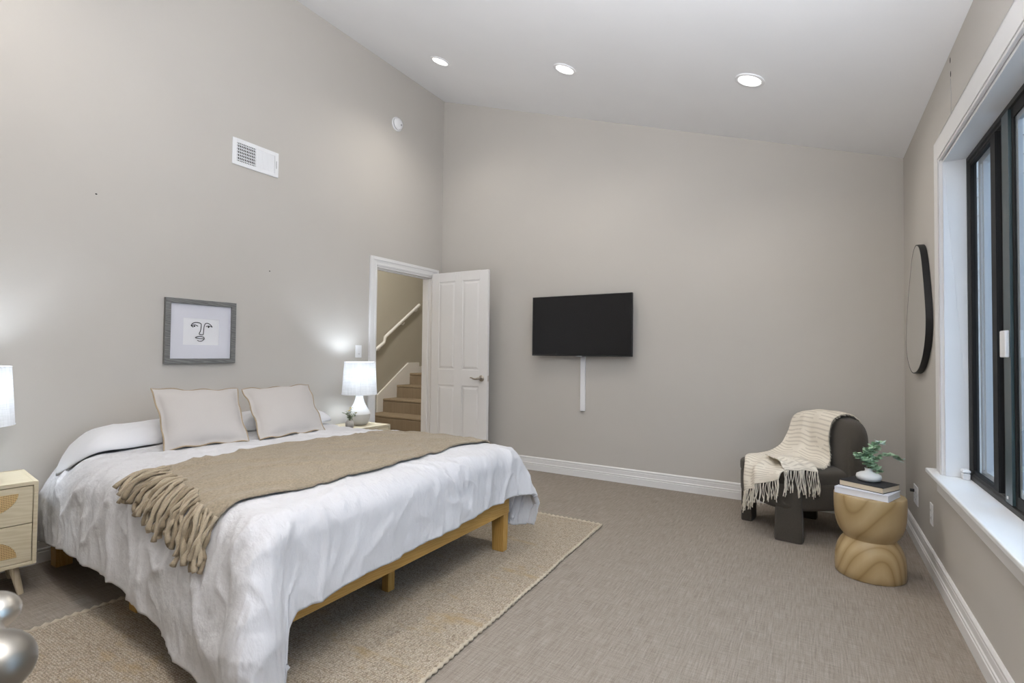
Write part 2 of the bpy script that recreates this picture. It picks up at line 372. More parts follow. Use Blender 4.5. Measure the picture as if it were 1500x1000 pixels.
# stair doorway trim: casing with back-band, and jamb
b=MB()
CW=.085
for (y0,y1) in ((DY0-CW,DY0),(DY1+.012,DY1+.012+CW)):
    b.box(XL,XL+.014,y0,y1,0,DZ+.012+ (CW if True else 0)); 
b.box(XL,XL+.014,DY0,DY1+.012,DZ+.012,DZ+.012+CW)
b.box(XL+.014,XL+.022,DY0-CW,DY0-CW+.03,0,DZ+.012+CW); b.box(XL+.014,XL+.022,DY1+.012+CW-.03,DY1+.012+CW,0,DZ+.012+CW)
b.box(XL+.014,XL+.022,DY0-CW+.03,DY1+.012+CW-.03,DZ+.012+CW-.03,DZ+.012+CW)
b.box(XL+.014,XL+.018,DY0-.02,DY0-.006,0,DZ+.03); b.box(XL+.014,XL+.018,DY0-.006,DY1+.02,DZ+.02,DZ+.034)
struct(b.build('trim_1','trim',bevel=.003))
b=MB(); b.box(XL-WT-.01,XL+.004,DY0-.001,DY0+.018,0,DZ+.012); b.box(XL-WT-.01,XL+.004,DY1-.006,DY1+.013,0,DZ+.012); b.box(XL-WT-.01,XL+.004,DY0+.018,DY1-.006,DZ-.006,DZ+.013)
b.box(XL-.075,XL-.04,DY0+.018,DY0+.030,0,DZ-.006); b.box(XL-.075,XL-.04,DY1-.018,DY1-.006,0,DZ-.006); b.box(XL-.075,XL-.04,DY0+.018,DY1-.006,DZ-.018,DZ-.006)
struct(b.build('trim_2','door',bevel=.002))

# four-panel doors ------------------------------------------------
def lever(parent, x, z, side, d=-1, out=-1):
    # x,z on the leaf; out = direction of the face along local y; d = lever points along d*x
    h=MB()
    yy=side
    h2=[]
    prof=[(.0,0),(.033,0),(.033,.004),(.029,.009),(.018,.012),(.013,.016),(.0125,.045)]
    seg=24; vs=[(x+r*math.cos(2*PI*k/seg), yy+out*a, z+r*math.sin(2*PI*k/seg)) for r,a in prof for k in range(seg)]
    h.add(vs,[(i*seg+k,i*seg+(k+1)%seg,(i+1)*seg+(k+1)%seg,(i+1)*seg+k) for i in range(len(prof)-1) for k in range(seg)])
    rose=h.build('door_handle','nickelw',parent,angle=40)
    pts=spline([(x,yy+out*.040,z),(x+d*.012,yy+out*.052,z-.001),(x+d*.035,yy+out*.055,z-.006),(x+d*.065,yy+out*.055,z-.004),(x+d*.092,yy+out*.052,z+.006),(x+d*.115,yy+out*.046,z+.007)],22)
    rr=[.0135-.0075*(i/21) for i in range(22)]
    MB().tube(pts,rr,12)  .build('lever','nickelw',rose,smooth=True)
    return rose
def door_leaf(name, root_loc, rz, w, h, label_parts=True):
    r=bpy.data.objects.new(name,None); C.objects.link(r); r.location=root_loc; r.rotation_euler=(0,0,rz); struct(r)
    t=.036; core=MB(); core.box(0,w,-t/2+.008,t/2-.008,.008,h)
    st=.105; mid=.10; top=.10; bot=.24; zr0=.845; zr1=1.02
    cxs=[(0,st),((w-mid)/2,(w+mid)/2),(w-st,w)]
    frame=MB()
    for y0,y1 in ((-t/2,-t/2+.009),(t/2-.009,t/2)):
        for a,c_ in cxs: frame.box(a,c_,y0,y1,.008,h)
        for a,c_ in ((st,(w-mid)/2),((w+mid)/2,w-st)):
            frame.box(a,c_,y0,y1,.008,bot); frame.box(a,c_,y0,y1,zr0,zr1); frame.box(a,c_,y0,y1,h-top,h)
    core.v and frame.add(core.v, core.f)
    frame.build('leaf','door',r,bevel=.004)
    for z0,z1 in ((bot,zr0),(zr1,h-top)):
        for a,c_ in ((st,(w-mid)/2),((w+mid)/2,w-st)):
            p=MB()
            for sgn in (-1,1):
                y0=sgn*(t/2-.008); y1=sgn*(t/2-.002); g=.012; g2=.034
                p.add([(a+g,y0,z0+g),(c_-g,y0,z0+g),(c_-g,y0,z1-g),(a+g,y0,z1-g),(a+g2,y1,z0+g2),(c_-g2,y1,z0+g2),(c_-g2,y1,z1-g2),(a+g2,y1,z1-g2)],
                      [(4,5,6,7),(0,1,5,4),(1,2,6,5),(2,3,7,6),(3,0,4,7)])
            p.build('panel','door',r)
    return r
d1=door_leaf('door_1',(XL+.035,4.468,0),math.radians(-.6),.765,2.083)
lever(d1,.765-.07,.935,-.018,-1,-1); lever(d1,.765-.07,.935,.018,-1,1)
MB().box(.764,.7665,-.012,.012,.905,.965).build('latch_plate','nickel',d1)
for z in (.22,1.05,1.85): MB().tube([(-.004,.02,z),(-.004,.02,z+.09)],.006,10).build('hinge','nickel',d1)
d2=door_leaf('door_2',(-1.355,.012,0),0,.80,2.07)

# foreground lever on the near door: a chunky nickel lever seen from its knuckle end
hb=MB()
hx,hz=-.600,.932
prof=[(.0,0),(.032,0),(.032,.006),(.026,.012),(.015,.016),(.0135,.11)]
seg=28
hb.add([(hx+r*math.cos(2*PI*k/seg), .03+a, hz+r*math.sin(2*PI*k/seg)) for r,a in prof for k in range(seg)],[(i*seg+k,i*seg+(k+1)%seg,(i+1)*seg+(k+1)%seg,(i+1)*seg+k) for i in range(len(prof)-1) for k in range(seg)])
fh=hb.build('door_handle','nickel',d2,angle=40,loc=(0,0,0)); fh.matrix_parent_inverse=Matrix.Translation((1.355,-.012,0))
MB().ball((-.606,.152,.929),(.032,.030,.027),32,20).build('handle_knuckle','nickeld',fh,smooth=True)
MB().ball((-.732,.180,.927),(.027,.026,.020),28,18).build('handle_grip','nickel',fh,smooth=True)
MB().tube([(-.60,.150,.930),(-.66,.166,.930),(-.732,.178,.927)],.010,14).build('handle_bar','nickel',fh,smooth=True)

# ------------------------------------------------------------------ window
def build_window():
    b=MB()   # casing boards on the wall face
    cz0=.612
    b.box(XR-.018,XR,WY1,WY1+.125,cz0,WZ1+.125); b.box(XR-.018,XR,WY0-.125,WY0,cz0,WZ1+.125); b.box(XR-.018,XR,WY0,WY1,WZ1,WZ1+.125)
    b.box(XR-.022,XR-.018,WY1+.012,WY1+.03,cz0,WZ1+.03); b.box(XR-.022,XR-.018,WY0,WY1+.012,WZ1+.012,WZ1+.03)
    struct(b.build('trim_3','trim',bevel=.003))
    b=MB(); b.box(XR-.004,XR+.105,WY1-.014,WY1,cz0,WZ1); b.box(XR-.004,XR+.105,WY0,WY0+.014,cz0,WZ1); b.box(XR-.004,XR+.105,WY0+.014,WY1-.014,WZ1-.014,WZ1)
    struct(b.build('trim_4','sill',bevel=.002))
    b=MB(); b.box(XR-.055,XR+.105,WY0-.19,WY1+.19,WZ0-.012,.612)
    struct(b.build('window_sill','sill',bevel=.006,bseg=3))
    b=MB(); b.prism([(XR,.50),(XR-.012,.50),(XR-.014,.545),(XR-.024,.56),(XR-.03,.588),(XR,.588)],'y',WY0-.15,WY1+.15)
    struct(b.build('trim_5','trim',bevel=.002))
    w=bpy.data.objects.new('window_1',None); C.objects.link(w); w.location=(XR+.10,WY1,.612); struct(w)
    o=(XR+.10,WY1,.612)
    def part(mb,name,mat,parent=w,**k):
        mb.v=[(v[0]-o[0],v[1]-o[1],v[2]-o[2]) for v in mb.v]; return mb.build(name,mat,parent,**k)
    y0,y1,z0,z1=WY0+.014,WY1-.014,.612,WZ1-.014
    x0,x1=XR+.086,XR+.122
    b=MB(); b.box(x0+.01,x1,y1-.012,y1,z0,z1); b.box(x0+.01,x1,y0,y0+.03,z0,z1); b.box(x0+.01,x1,y0,y1,z0,z0+.03); b.box(x0+.01,x1,y0,y1,z1-.03,z1)
    b.box(x0,x0+.01,y1-.009,y1,z0,z1); b.box(x0,x0+.01,y0,y0+.018,z0,z1); b.box(x0,x0+.01,y0,y1,z0,z0+.02); b.box(x0,x0+.01,y0,y1,z1-.02,z1)
    part(b,'window_frame','framegry')
    # far sash (fixed) and near sash (slider)
    ym=2.80
    def sash(name,ya,yb,xa,xb,mat,wd):
        q=MB(); q.box(xa,xb,ya,ya+wd,z0+.03,z1-.03); q.box(xa,xb,yb-wd,yb,z0+.03,z1-.03); q.box(xa,xb,ya+wd,yb-wd,z0+.03,z0+.03+wd*.8); q.box(xa,xb,ya+wd,yb-wd,z1-.03-wd*.8,z1-.03)
        return part(q,name,mat)
    s1=sash('sash',2.872,y1-.003,XR+.098,XR+.112,'frameblk',.018)
    q=MB(); q.box(XR+.094,XR+.112,2.874,2.94,z0+.03,z1-.03); part(q,'window_stile','frameblk',s1)
    q=MB(); q.box(XR+.1125,XR+.126,2.80,2.94,z0,z1); part(q,'mullion','frameblk')
    q=MB(); q.add([(XR+.105,2.93,z0+.04),(XR+.105,y1-.03,z0+.04),(XR+.105,y1-.03,z1-.04),(XR+.105,2.93,z1-.04)],[(0,1,2,3)]); part(q,'window_pane','glass',s1)
    q=MB(); q.box(XR+.123,XR+.16,y1-.07,y1-.04,z0,z1); q.box(XR+.123,XR+.15,2.95,y1-.07,z0+.02,z0+.06); q.box(XR+.123,XR+.15,2.95,y1-.07,z1-.06,z1-.02); q.box(XR+.123,XR+.140,y1-.125,y1-.10,z0+.06,z1-.06); part(q,'storm_frame','vinyl',s1)
    s2=sash('sash',y0+.01,2.715,XR+.090,XR+.096,'frameblk',.05)
    q=MB(); q.box(XR+.0895,XR+.0965,2.625,2.67,z0+.03,z1-.03); part(q,'window_stile','frameblk',s2)
    q=MB(); q.box(XR+.080,XR+.0895,2.645,2.725,z0+.03,z1-.03); part(q,'window_stile','teal',s2)
    q=MB(); q.add([(XR+.093,y0+.06,z0+.07),(XR+.093,2.63,z0+.07),(XR+.093,2.63,z1-.07),(XR+.093,y0+.06,z1-.07)],[(0,1,2,3)]); part(q,'window_pane','glass',s2)
    q=MB(); q.box(XR+.0975,XR+.110,2.60,2.68,z0+.04,z1-.04); q.box(XR+.0975,XR+.11,y0+.05,2.60,z0+.04,z0+.09); q.box(XR+.0975,XR+.11,y0+.05,2.60,z1-.09,z1-.04); part(q,'storm_frame','vinyl',s2)
    q=MB(); q.box(XR+.066,XR+.080,2.655,2.722,1.205,1.31); part(q,'window_latch','plastic',s2,bevel=.004)
    q=MB(); q.box(XR+.077,XR+.0801,2.69,2.70,z0+.045,z0+.055); part(q,'screw','plastic',s2)
build_window()
t=thing('sash_stop','small white block standing on the window sill against the black frame','window stop',(XR+.066,WY1-.045,.612))
MB().box(-.014,.014,-.022,.022,0,.030).build('stop_block','plastic',t,bevel=.003)
MB().box(-.016,.016,-.025,.024,.033,.046).build('stop_cap','plastic',t,bevel=.005)

# daylight at the opening and the place outside
al=bpy.data.lights.new('daylight_portal','AREA'); al.shape='RECTANGLE'; al.size=WY1-WY0; al.size_y=WZ1-WZ0; al.cycles.is_portal=True
ao=bpy.data.objects.new('daylight_portal',al); C.objects.link(ao); ao.location=(XR+.2,(WY0+WY1)/2,(WZ0+WZ1)/2); ao.rotation_euler=(PI/2,0,PI/2)
fl=bpy.data.lights.new('ceiling_fill','SPOT'); fl.energy=FILL_W; fl.spot_size=math.radians(150); fl.spot_blend=.9; fl.shadow_soft_size=.12; fl.color=(.93,.96,1.02)  # added fill: bare spot that brightens the room off the ceiling
fo=bpy.data.objects.new('ceiling_fill',fl); C.objects.link(fo); fo.location=(-.10,.16,1.75); fo.rotation_euler=(math.radians(158),0,math.radians(32))
struct(MB().box(XR+WT,9,-6,16,-.9,-.8).build('ground_outside',paint('concrete_path',(.42,.42,.42))))
b=MB()
for i in range(30):
    z=-.8+i*.15; b.hexa([(.70,5.4,z),(6,5.4,z),(6,5.5,z),(.70,5.5,z),(.70,5.42,z+.15),(6,5.42,z+.15),(6,5.5,z+.15),(.70,5.5,z+.15)])
struct(b.build('wall_neighbour','siding'))

# ------------------------------------------------------------------ stair hall beyond the doorway
HX=-6.2
struct(MB().box(HX-.1,XL-WT,2.6,8.2,-.12,0).build('floor_hall','haircarpet'))
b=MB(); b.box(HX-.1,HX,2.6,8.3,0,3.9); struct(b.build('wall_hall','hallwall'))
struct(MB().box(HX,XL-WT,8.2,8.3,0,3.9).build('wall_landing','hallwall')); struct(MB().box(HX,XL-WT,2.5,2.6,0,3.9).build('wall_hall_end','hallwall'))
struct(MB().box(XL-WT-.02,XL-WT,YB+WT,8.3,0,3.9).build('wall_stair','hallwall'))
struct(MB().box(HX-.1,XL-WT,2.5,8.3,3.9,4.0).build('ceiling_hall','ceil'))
st=thing('staircase','carpeted stairs rising behind the open white door','stairs',(-5.495,5.83,0))
SY=[5.83,6.17,6.49,6.81]; SZ=[.215,.43,.64,.835]
for i in range(4):
    y0=SY[i]-5.83; y1=(SY[i+1]-5.83+.02) if i<3 else 2.33
    x0=-.69 if i else -.69
    z0=SZ[i-1]-.03 if i else 0
    q=MB(); q.box(x0,1.4,y0+.003,y1,z0,SZ[i]-.04); q.box(x0,1.4,y0,y1,SZ[i]-.04,SZ[i]); q.build('step','haircarpet',st,bevel=.014,bseg=3)
sk=[(6.05,.0),(6.05,.50),(6.78,1.02),(7.06,1.02),(7.06,.83),(6.81,.6),(6.49,.42),(6.17,.2)]
q=MB(); q.prism([(y-5.83,z) for y,z in sk],'x',-.70,-.668); q.build('skirt_board','trim',st,bevel=.003)
q=MB(); q.box(-.70,-.675,1.23,2.33,.83,.95); q.build('landing_skirting','trim',st,bevel=.003)
hr=thing('handrail','white wooden handrail on the stair wall seen through the doorway','handrail',(HX,6.2,1.45))
pts=[(HX+.07,5.88,1.185),(HX+.07,6.145,1.362),(HX+.07,6.165,1.452),(HX+.07,7.0,2.06)]
pl=[(p[0]-HX,p[1]-6.2,p[2]-1.45) for p in pts]
MB().tube(pl,.026,10).build('rail','trim',hr,smooth=False)
for y,z in ((6.05,1.285),(6.62,1.735),(6.95,1.995)):
    MB().tube([(.002,y-6.2,z-1.45-.05),(.03,y-6.2,z-1.45-.055),(.07,y-6.2,z-1.45-.02)],.011,8).build('bracket','trim',hr,smooth=True)
hl=bpy.data.lights.new('hall_light','POINT'); hl.energy=HALL_W; hl.shadow_soft_size=.12; hl.color=(1,.95,.86)
ho=bpy.data.objects.new('hall_light',hl); C.objects.link(ho); ho.location=(-4.9,4.6,3.3)

# ------------------------------------------------------------------ recessed downlights
slope=math.atan(-KS)
def downlight(x,y,label,watts):
    t=thing('recessed_downlight',label,'ceiling light',(x,y,zc(x)),0,'recessed downlights in the sloped ceiling')
    t.rotation_euler=(0,slope,0)
    r=MB(); prof=[(.093,-.0005),(.093,-.006),(.088,-.009),(.074,-.009),(.070,-.004),(.068,.0)]
    r.lathe(prof,0,0,40,False,False); r.build('trim_ring','plastic',t,angle=40)
    MB().lathe([(.0,-.0035),(.0705,-.0035)],0,0,40,False,False).build('lens','lens',t)
    l=bpy.data.lights.new('downlight_beam','SPOT'); l.energy=watts; l.spot_size=math.radians(150); l.spot_blend=.9; l.shadow_soft_size=.07; l.color=(1,.95,.88)
    lo=bpy.data.objects.new('downlight_beam',l); C.objects.link(lo); lo.parent=t; lo.location=(0,0,-.02); lo.rotation_euler=(0,-slope,0)
for x,y,lab in ((-2.96,3.617,'round white downlight in the ceiling nearest the tall left wall'),(-1.69,3.60,'round white downlight in the ceiling above the television, middle one of three'),(-.36,3.572,'round white downlight in the lower part of the ceiling toward the window')):
    downlight(x,y,lab,DOWN_W)
for x in (-2.96,-1.69,-.36):       # unseen spots without fixtures, added as fill for the near half
    l=bpy.data.lights.new('fill_row_spot','SPOT'); l.energy=FILL_ROW_W; l.spot_size=math.radians(150); l.spot_blend=.9; l.shadow_soft_size=.07; l.color=(1,.95,.89)
    lo=bpy.data.objects.new('fill_row_spot',l); C.objects.link(lo); lo.location=(x,.5,zc(x)-.03)

# ------------------------------------------------------------------ wall things
# framed drawing
fy0,fy1,fz0,fz1=1.725,2.207,1.107,1.553
t=thing('framed_drawing','grey framed line drawing of a face above the bed','picture',(XL,(fy0+fy1)/2,fz0))
def P2(y,z): return (y-(fy0+fy1)/2, z-fz0)
a0,b0=P2(fy0,fz0); a1,b1=P2(fy1,fz1); fw=.034
q=MB()
q.prism([(a0,b0),(a1,b0),(a1-fw,b0+fw),(a0+fw,b0+fw)],'x',.002,.028); q.prism([(a0,b1),(a0+fw,b1-fw),(a1-fw,b1-fw),(a1,b1)],'x',.002,.028)
q.prism([(a0,b0),(a0+fw,b0+fw),(a0+fw,b1-fw),(a0,b1)],'x',.002,.028); q.prism([(a1,b0),(a1,b1),(a1-fw,b1-fw),(a1-fw,b0+fw)],'x',.002,.028)
q.build('picture_frame','greywood',t,bevel=.002)
pa,pb=P2(1.844,1.237); pc,pd=P2(2.088,1.423)
q=MB(); q.box(.004,.014,a0+fw-.005,pa,b0+fw-.005,b1-fw+.005); q.box(.004,.014,pc,a1-fw+.005,b0+fw-.005,b1-fw+.005); q.box(.004,.014,pa,pc,b0+fw-.005,pb); q.box(.004,.014,pa,pc,pd,b1-fw+.005)
q.build('mat_board','matboard',t)
pr=MB().box(.004,.0115,pa-.002,pc+.002,pb-.002,pd+.002).build('print','paper',t)
def art(px,py):
    u=(px-310)/428; w=(py-(355+18*u))/318; return (.0118, pa+(pc-pa)*u, pd-(pd-pb)*w)
strokes=[[(400,450),(415,425),(445,411),(480,411),(510,420),(520,435),(518,480),(512,515),(500,540),(503,553),(525,558),(545,556),(549,540),(552,490),(558,450),(570,425),(595,418),(625,432),(648,455),(655,468)],
 [(405,452),(425,441),(455,441),(482,456)],[(402,452),(414,458),(426,468)],[(578,460),(605,451),(640,460),(655,466)],
 [(450,592),(480,580),(510,577),(545,585),(562,603)],[(455,595),(490,602),(530,605),(558,608)],[(478,625),(505,637),(540,630),(562,606)]]
q=MB()
for s_ in strokes:
    pp=spline([art(*p) for p in s_], len(s_)*5); q.tube(pp,.0026,6)
for cxy,r_ in (((440,455),.0055),((610,466),.006)): q.ball(art(*cxy),(.0008,r_,r_),12,8)
q.build('ink_drawing','ink',pr)

# air vent
vy0,vy1,vz0,vz1=2.16,2.54,2.603,2.803
t=thing('air_vent','white metal air register with slats high on the left wall','vent',(XL,(vy0+vy1)/2,vz0))
cy=(vy0+vy1)/2
def vb(mb,x0,x1,y0,y1,z0,z1): mb.box(x0,x1,y0-cy,y1-cy,z0-vz0,z1-vz0)
q=MB(); iy0,iy1,iz0,iz1=vy0+.035,vy1-.033,vz0+.03,vz1-.03; ym=(iy0+iy1)/2
vb(q,.001,.008,vy0,iy0,vz0,vz1); vb(q,.001,.008,iy1,vy1,vz0,vz1); vb(q,.001,.008,iy0,iy1,vz0,iz0); vb(q,.001,.008,iy0,iy1,iz1,vz1); vb(q,.001,.008,ym-.006,ym+.006,iz0,iz1)
q.build('register_frame','plastic',t,bevel=.002)
q=MB(); vb(q,.0005,.0015,iy0,iy1,iz0,iz1); q.build('duct_opening','darkvoid',t)
def slat(mb,y,ang,z0,z1,dep=.012,th=.0016):
    c_,s_=math.cos(ang),math.sin(ang); y-=cy
    P=[(.0075,y-th),(.0075,y+th),(.0075-.0055,y+th+s_*dep),(.0075-.0055,y-th+s_*dep)]
    mb.add([(p[0],p[1],z0-vz0) for p in P]+[(p[0],p[1],z1-vz0) for p in P],[(0,1,2,3),(7,6,5,4),(0,4,5,1),(1,5,6,2),(2,6,7,3),(3,7,4,0)])
q=MB()
n=11
for i in range(n): slat(q, iy0+(ym-.006-iy0)*(i+.5)/n, 0, iz0, iz1)
for i in range(6): vb(q,.002,.005,iy0,ym-.006,iz0+(iz1-iz0)*(i+.5)/6-.003,iz0+(iz1-iz0)*(i+.5)/6+.003)
q.build('open_slats','plastic',t)
q=MB()
for i in range(n): slat(q, ym+.006+(iy1-ym-.006)*(i+.6)/n, -1.0, iz0, iz1, .0125)
q.build('turned_slats','plastic',t)
q=MB(); vb(q,.008,.0095,vy1-.020,vy1-.0165,vz0+.07,vz0+.13); q.build('lever_slot','grey',t)

# smoke detector
t=thing('smoke_detector','round white smoke detector high on the left wall near the corner','smoke detector',(XL,3.885,3.578))
t.rotation_euler=(0,PI/2,0)
MB().lathe([(.0,.001),(.072,.001),(.072,.010),(.068,.014),(.0,.014)],0,0,40,False,False).build('mounting_plate','plastic',t,angle=40)
MB().lathe([(.060,.014),(.058,.019),(.061,.021),(.061,.030),(.052,.042),(.030,.048),(.0,.050)],0,0,40,False,False).build('alarm_body','plastic',t,angle=50)
MB().lathe([(.0605,.0135),(.0605,.0205)],0,0,40,False,False).build('sensing_gap','grey',t)
MB().lathe([(.008,.047),(.008,.0515),(.0,.0515)],.012,.018,16,False,False).build('test_button','grey',t)

# switch and outlets
def plate(name,label,cat,loc,rz,w,h):
    t=thing(name,label,cat,loc,rz); MB().box(-w/2,w/2,-.006,-.0005,-h/2,h/2).build('cover_plate','plastic',t,bevel=.002); return t
t=plate('light_switch','white rocker light switch beside the stair doorway','switch',(XL,3.42,1.205),PI/2,.075,.118)
MB().box(-.017,.017,-.010,-.006,-.034,.034).build('rocker','plastic',t,bevel=.002)
MB().box(-.010,.010,-.0105,-.0098,-.026,-.022).build('indicator','grey',t)
def outlet(label,y,z,gangs):
    t=plate('wall_outlet',label,'outlet',(XR,y,z),-PI/2,.075*gangs,.12)
    for g in range(gangs):
        x0=(g-(gangs-1)/2)*.06
        for dz in (-.022,.022):
            s=MB().box(x0-.016,x0+.016,-.0085,-.006,dz-.016,dz+.016).build('socket','plastic',t,bevel=.003)
            q=MB()
            for dx in (-.006,.006): q.box(x0+dx-.0012,x0+dx+.0012,-.0089,-.0085,dz-.006,dz+.006)
            q.build('slot','grey',s)
    return t
o1=outlet('white double wall outlet low on the window wall, nearest the corner',4.20,.312,2)
MB().tube([(-.03,-.006,.022),(-.03,-.030,.022)],.010,10).build('plug','black',o1)
outlet('white single wall outlet low on the window wall, just before the sill',3.68,.325,1)

# wall blemishes belong to the walls
for yy,zz in ((1.336,2.141),(2.487,1.838)):
    MB().ball((XL+.0005,yy,zz),(.001,.006,.004),10,6).build('nail_hole','darkvoid',wall_left)
for yy,z0,z1 in ((3.142,2.615,2.645),(3.135,2.545,2.575)):
    MB().ball((XR-.0005,yy,(z0+z1)/2),(.001,.007,(z1-z0)/2),8,6).build('paint_chip','darkvoid',wall_right)
MB().tube([(XR-.0003,3.14,2.54),(XR-.0003,3.13,2.46),(XR-.0003,3.135,2.36)],.0012,5).build('hairline_crack','grey',wall_right)

# television
tx0,tx1,tz0,tz1=-2.482,-1.443,1.181,1.774
tcx=(tx0+tx1)/2; hw=(tx1-tx0)/2
t=thing('television','black flat television on the back wall','television',(tcx,YB-.10,tz0))
q=MB(); q.box(-hw,hw,-.0,.03,0,tz1-tz0); q.build('tv_body','black',t,bevel=.004)
q=MB(); bw=.008; H=tz1-tz0
q.box(-hw,hw,-.003,0,0,bw*1.6); q.box(-hw,hw,-.003,0,H-bw,H); q.box(-hw,-hw+bw,-.003,0,bw*1.6,H-bw); q.box(hw-bw,hw,-.003,0,bw*1.6,H-bw); q.build('bezel','black',t,bevel=.001)
MB().box(-hw+bw,hw-bw,-.0015,.001,bw*1.6,H-bw).build('screen','screen',t)
MB().box(-.028,.028,-.006,.004,-.006,.003).build('sensor_bar','grey',t,bevel=.001)
q=MB(); q.box(-.2,.2,.03,.05,.15,.45); q.box(-.12,.12,.05,.0995,.2,.40); q.build('wall_mount','black',t)
t=tag(MB().box(-1.990,-1.938,YB-.016,YB-.0005,.643,1.178).build('cord_cover','plastic',bevel=.004,loc=(-1.964,YB-.008,.643)),'white vertical cable cover on the wall under the television','cable cover')

# mirror
mp=[(3.93,1.885),(3.81,1.862),(3.735,1.79),(3.68,1.68),(3.63,1.55),(3.60,1.43),(3.62,1.32),(3.69,1.225),(3.80,1.15),(3.93,1.11),(4.08,1.105),(4.21,1.15),(4.30,1.235),(4.315,1.34),(4.28,1.46),(4.21,1.60),(4.12,1.74),(4.04,1.84)]
n=len(mp); out=[]
for i in range(n):
    for k in range(6):
        u=k/6; p0,p1,p2,p3=[Vector((mp[(i+j)%n][0],mp[(i+j)%n][1],0)) for j in (-1,0,1,2)]
        p=.5*((2*p1)+(p2-p0)*u+(2*p0-5*p1+4*p2-p3)*u*u+(3*p1-p0-3*p2+p3)*u**3); out.append((p.x,p.y))
mc=(3.96,1.5)
t=thing('mirror','irregular rounded mirror with black edge on the window wall','mirror',(XR,mc[0],mc[1]))
loc_=[(y-mc[0],z-mc[1]) for y,z in out]
inn=[(y*.985,z*.985) for y,z in loc_]
k=len(loc_); q=MB()
vs=[(-.002,*p) for p in loc_]+[(-.034,*p) for p in loc_]+[(-.034,*p) for p in inn]+[(-.0335,*p) for p in inn]
q.add(vs,[(r*k+i,r*k+(i+1)%k,(r+1)*k+(i+1)%k,(r+1)*k+i) for r in range(3) for i in range(k)]); q.build('mirror_frame','black',t,angle=40)
q=MB(); q.add([(-.0335,*p) for p in inn],[tuple(range(k))]); q.build('mirror_glass','mirror',t)

# ------------------------------------------------------------------ rug
rx0,rx1,ry0,ry1=-2.84,-1.235,.42,3.385
def edge_j(t,k): return .010*noise.noise(Vector((t*3.1,k,0)))+.004*noise.noise(Vector((t*22,k,3)))
def rugf(u,v):
    y=ry0+(ry1-ry0)*v
    xa=rx0+edge_j(y,1)-.01*(1-v); xb=rx1+edge_j(y,2)-.075*max(0,v-.45)+.03*(.5-v)
    x=xa+(xb-xa)*u; y+=edge_j(x,5)*(1 if v>.5 else -1)*abs(2*v-1)+ .03*(u-.3)*v
    return (x,y,.011+.0015*noise.noise(Vector((x*30,y*30,1))))
t=thing('area_rug','cream and tan woven rug on the carpet under the bed','rug',(-2.04,1.9,0))
q=MB().grid(rugf,70,130); rim=MB()
q.v=[(v[0]+2.04,v[1]-1.9,v[2]) for v in q.v]; q.build('woven_field','rug',t,smooth=True,solid=.009,soff=-1)
def braid(path):
    P=spline(path,int(len(path)*1)); 
    pts=[];rr=[];n=len(P)
    for i,p in enumerate(P):
        pts.append((p.x+2.04,p.y-1.9,.0105)); rr.append(.0085+.0042*math.sin(i*PI/2.0*1.0))
    rim.tube(pts,rr,6)
nn=340
braid([rugf(1,i/nn) for i in range(nn+1)]); braid([rugf(0,i/nn) for i in range(nn+1)])
braid([rugf(i/180,1) for i in range(181)]); braid([rugf(i/180,0) for i in range(181)])
rim.build('braided_edge','rugedge',t,smooth=True)

# ------------------------------------------------------------------ bed
BX0,BX1,BY0,BY1=-3.68,-1.60,1.125,2.67
bt=thing('platform_bed','honey pine platform bed frame under the white duvet','bed',(-2.64,1.9,0))
def bb(mb,x0,x1,y0,y1,z0,z1): return mb.box(x0+2.64,x1+2.64,y0-1.9,y1-1.9,z0,z1)
bb(MB(),BX1-.03,BX1,BY0,BY1,.235,.335).build('foot_rail','pine',bt,bevel=.004)
for y0 in (BY0,BY1-.03): bb(MB(),BX0,BX1-.03,y0,y0+.03,.235,.335).build('side_rail','pine',bt,bevel=.003)
bb(MB(),BX0,BX0+.03,BY0+.03,BY1-.03,.235,.335).build('head_rail','pine',bt,bevel=.003)
q=MB()
for i in range(14): bb(q,BX0+.06+i*.142,BX0+.06+i*.142+.07,BY0+.03,BY1-.03,.30,.318)
q.build('slats','pine',bt)
def leg(x,y,w,top,zb,ta,wy=None):   # tapered leg
    a=w/2; c_=a*ta; ay=(wy or w)/2; cy_=ay*ta
    q=MB().hexa([(x-c_+2.64,y-cy_-1.9,zb),(x+c_+2.64,y-cy_-1.9,zb),(x+c_+2.64,y+cy_-1.9,zb),(x-c_+2.64,y+cy_-1.9,zb),(x-a+2.64,y-ay-1.9,top),(x+a+2.64,y-ay-1.9,top),(x+a+2.64,y+ay-1.9,top),(x-a+2.64,y+ay-1.9,top)])
    q.build('leg','pineleg',bt,bevel=.003)
leg(-1.648,2.640,.088,.235,.012,.88,.056); leg(-1.648,1.147,.088,.235,.012,.88,.044)
leg(-3.61,1.18,.082,.235,.0,.9); leg(-3.61,2.615,.082,.235,.0,.9)
leg(-2.665,1.165,.075,.235,.012,.92); leg(-2.665,2.62,.075,.235,.012,.92)
for x in (-1.84,-2.65,-3.45): leg(x,1.9,.045,.30,.012 if x>-2.84 else 0,1)
tag(MB().box(-3.66,-1.70,1.17,2.625,.337,.585).build('mattress','mattress',bevel=.05,bseg=4,loc=(-2.68,1.9,.337)),'white mattress between the pine bed frame and the duvet','mattress')

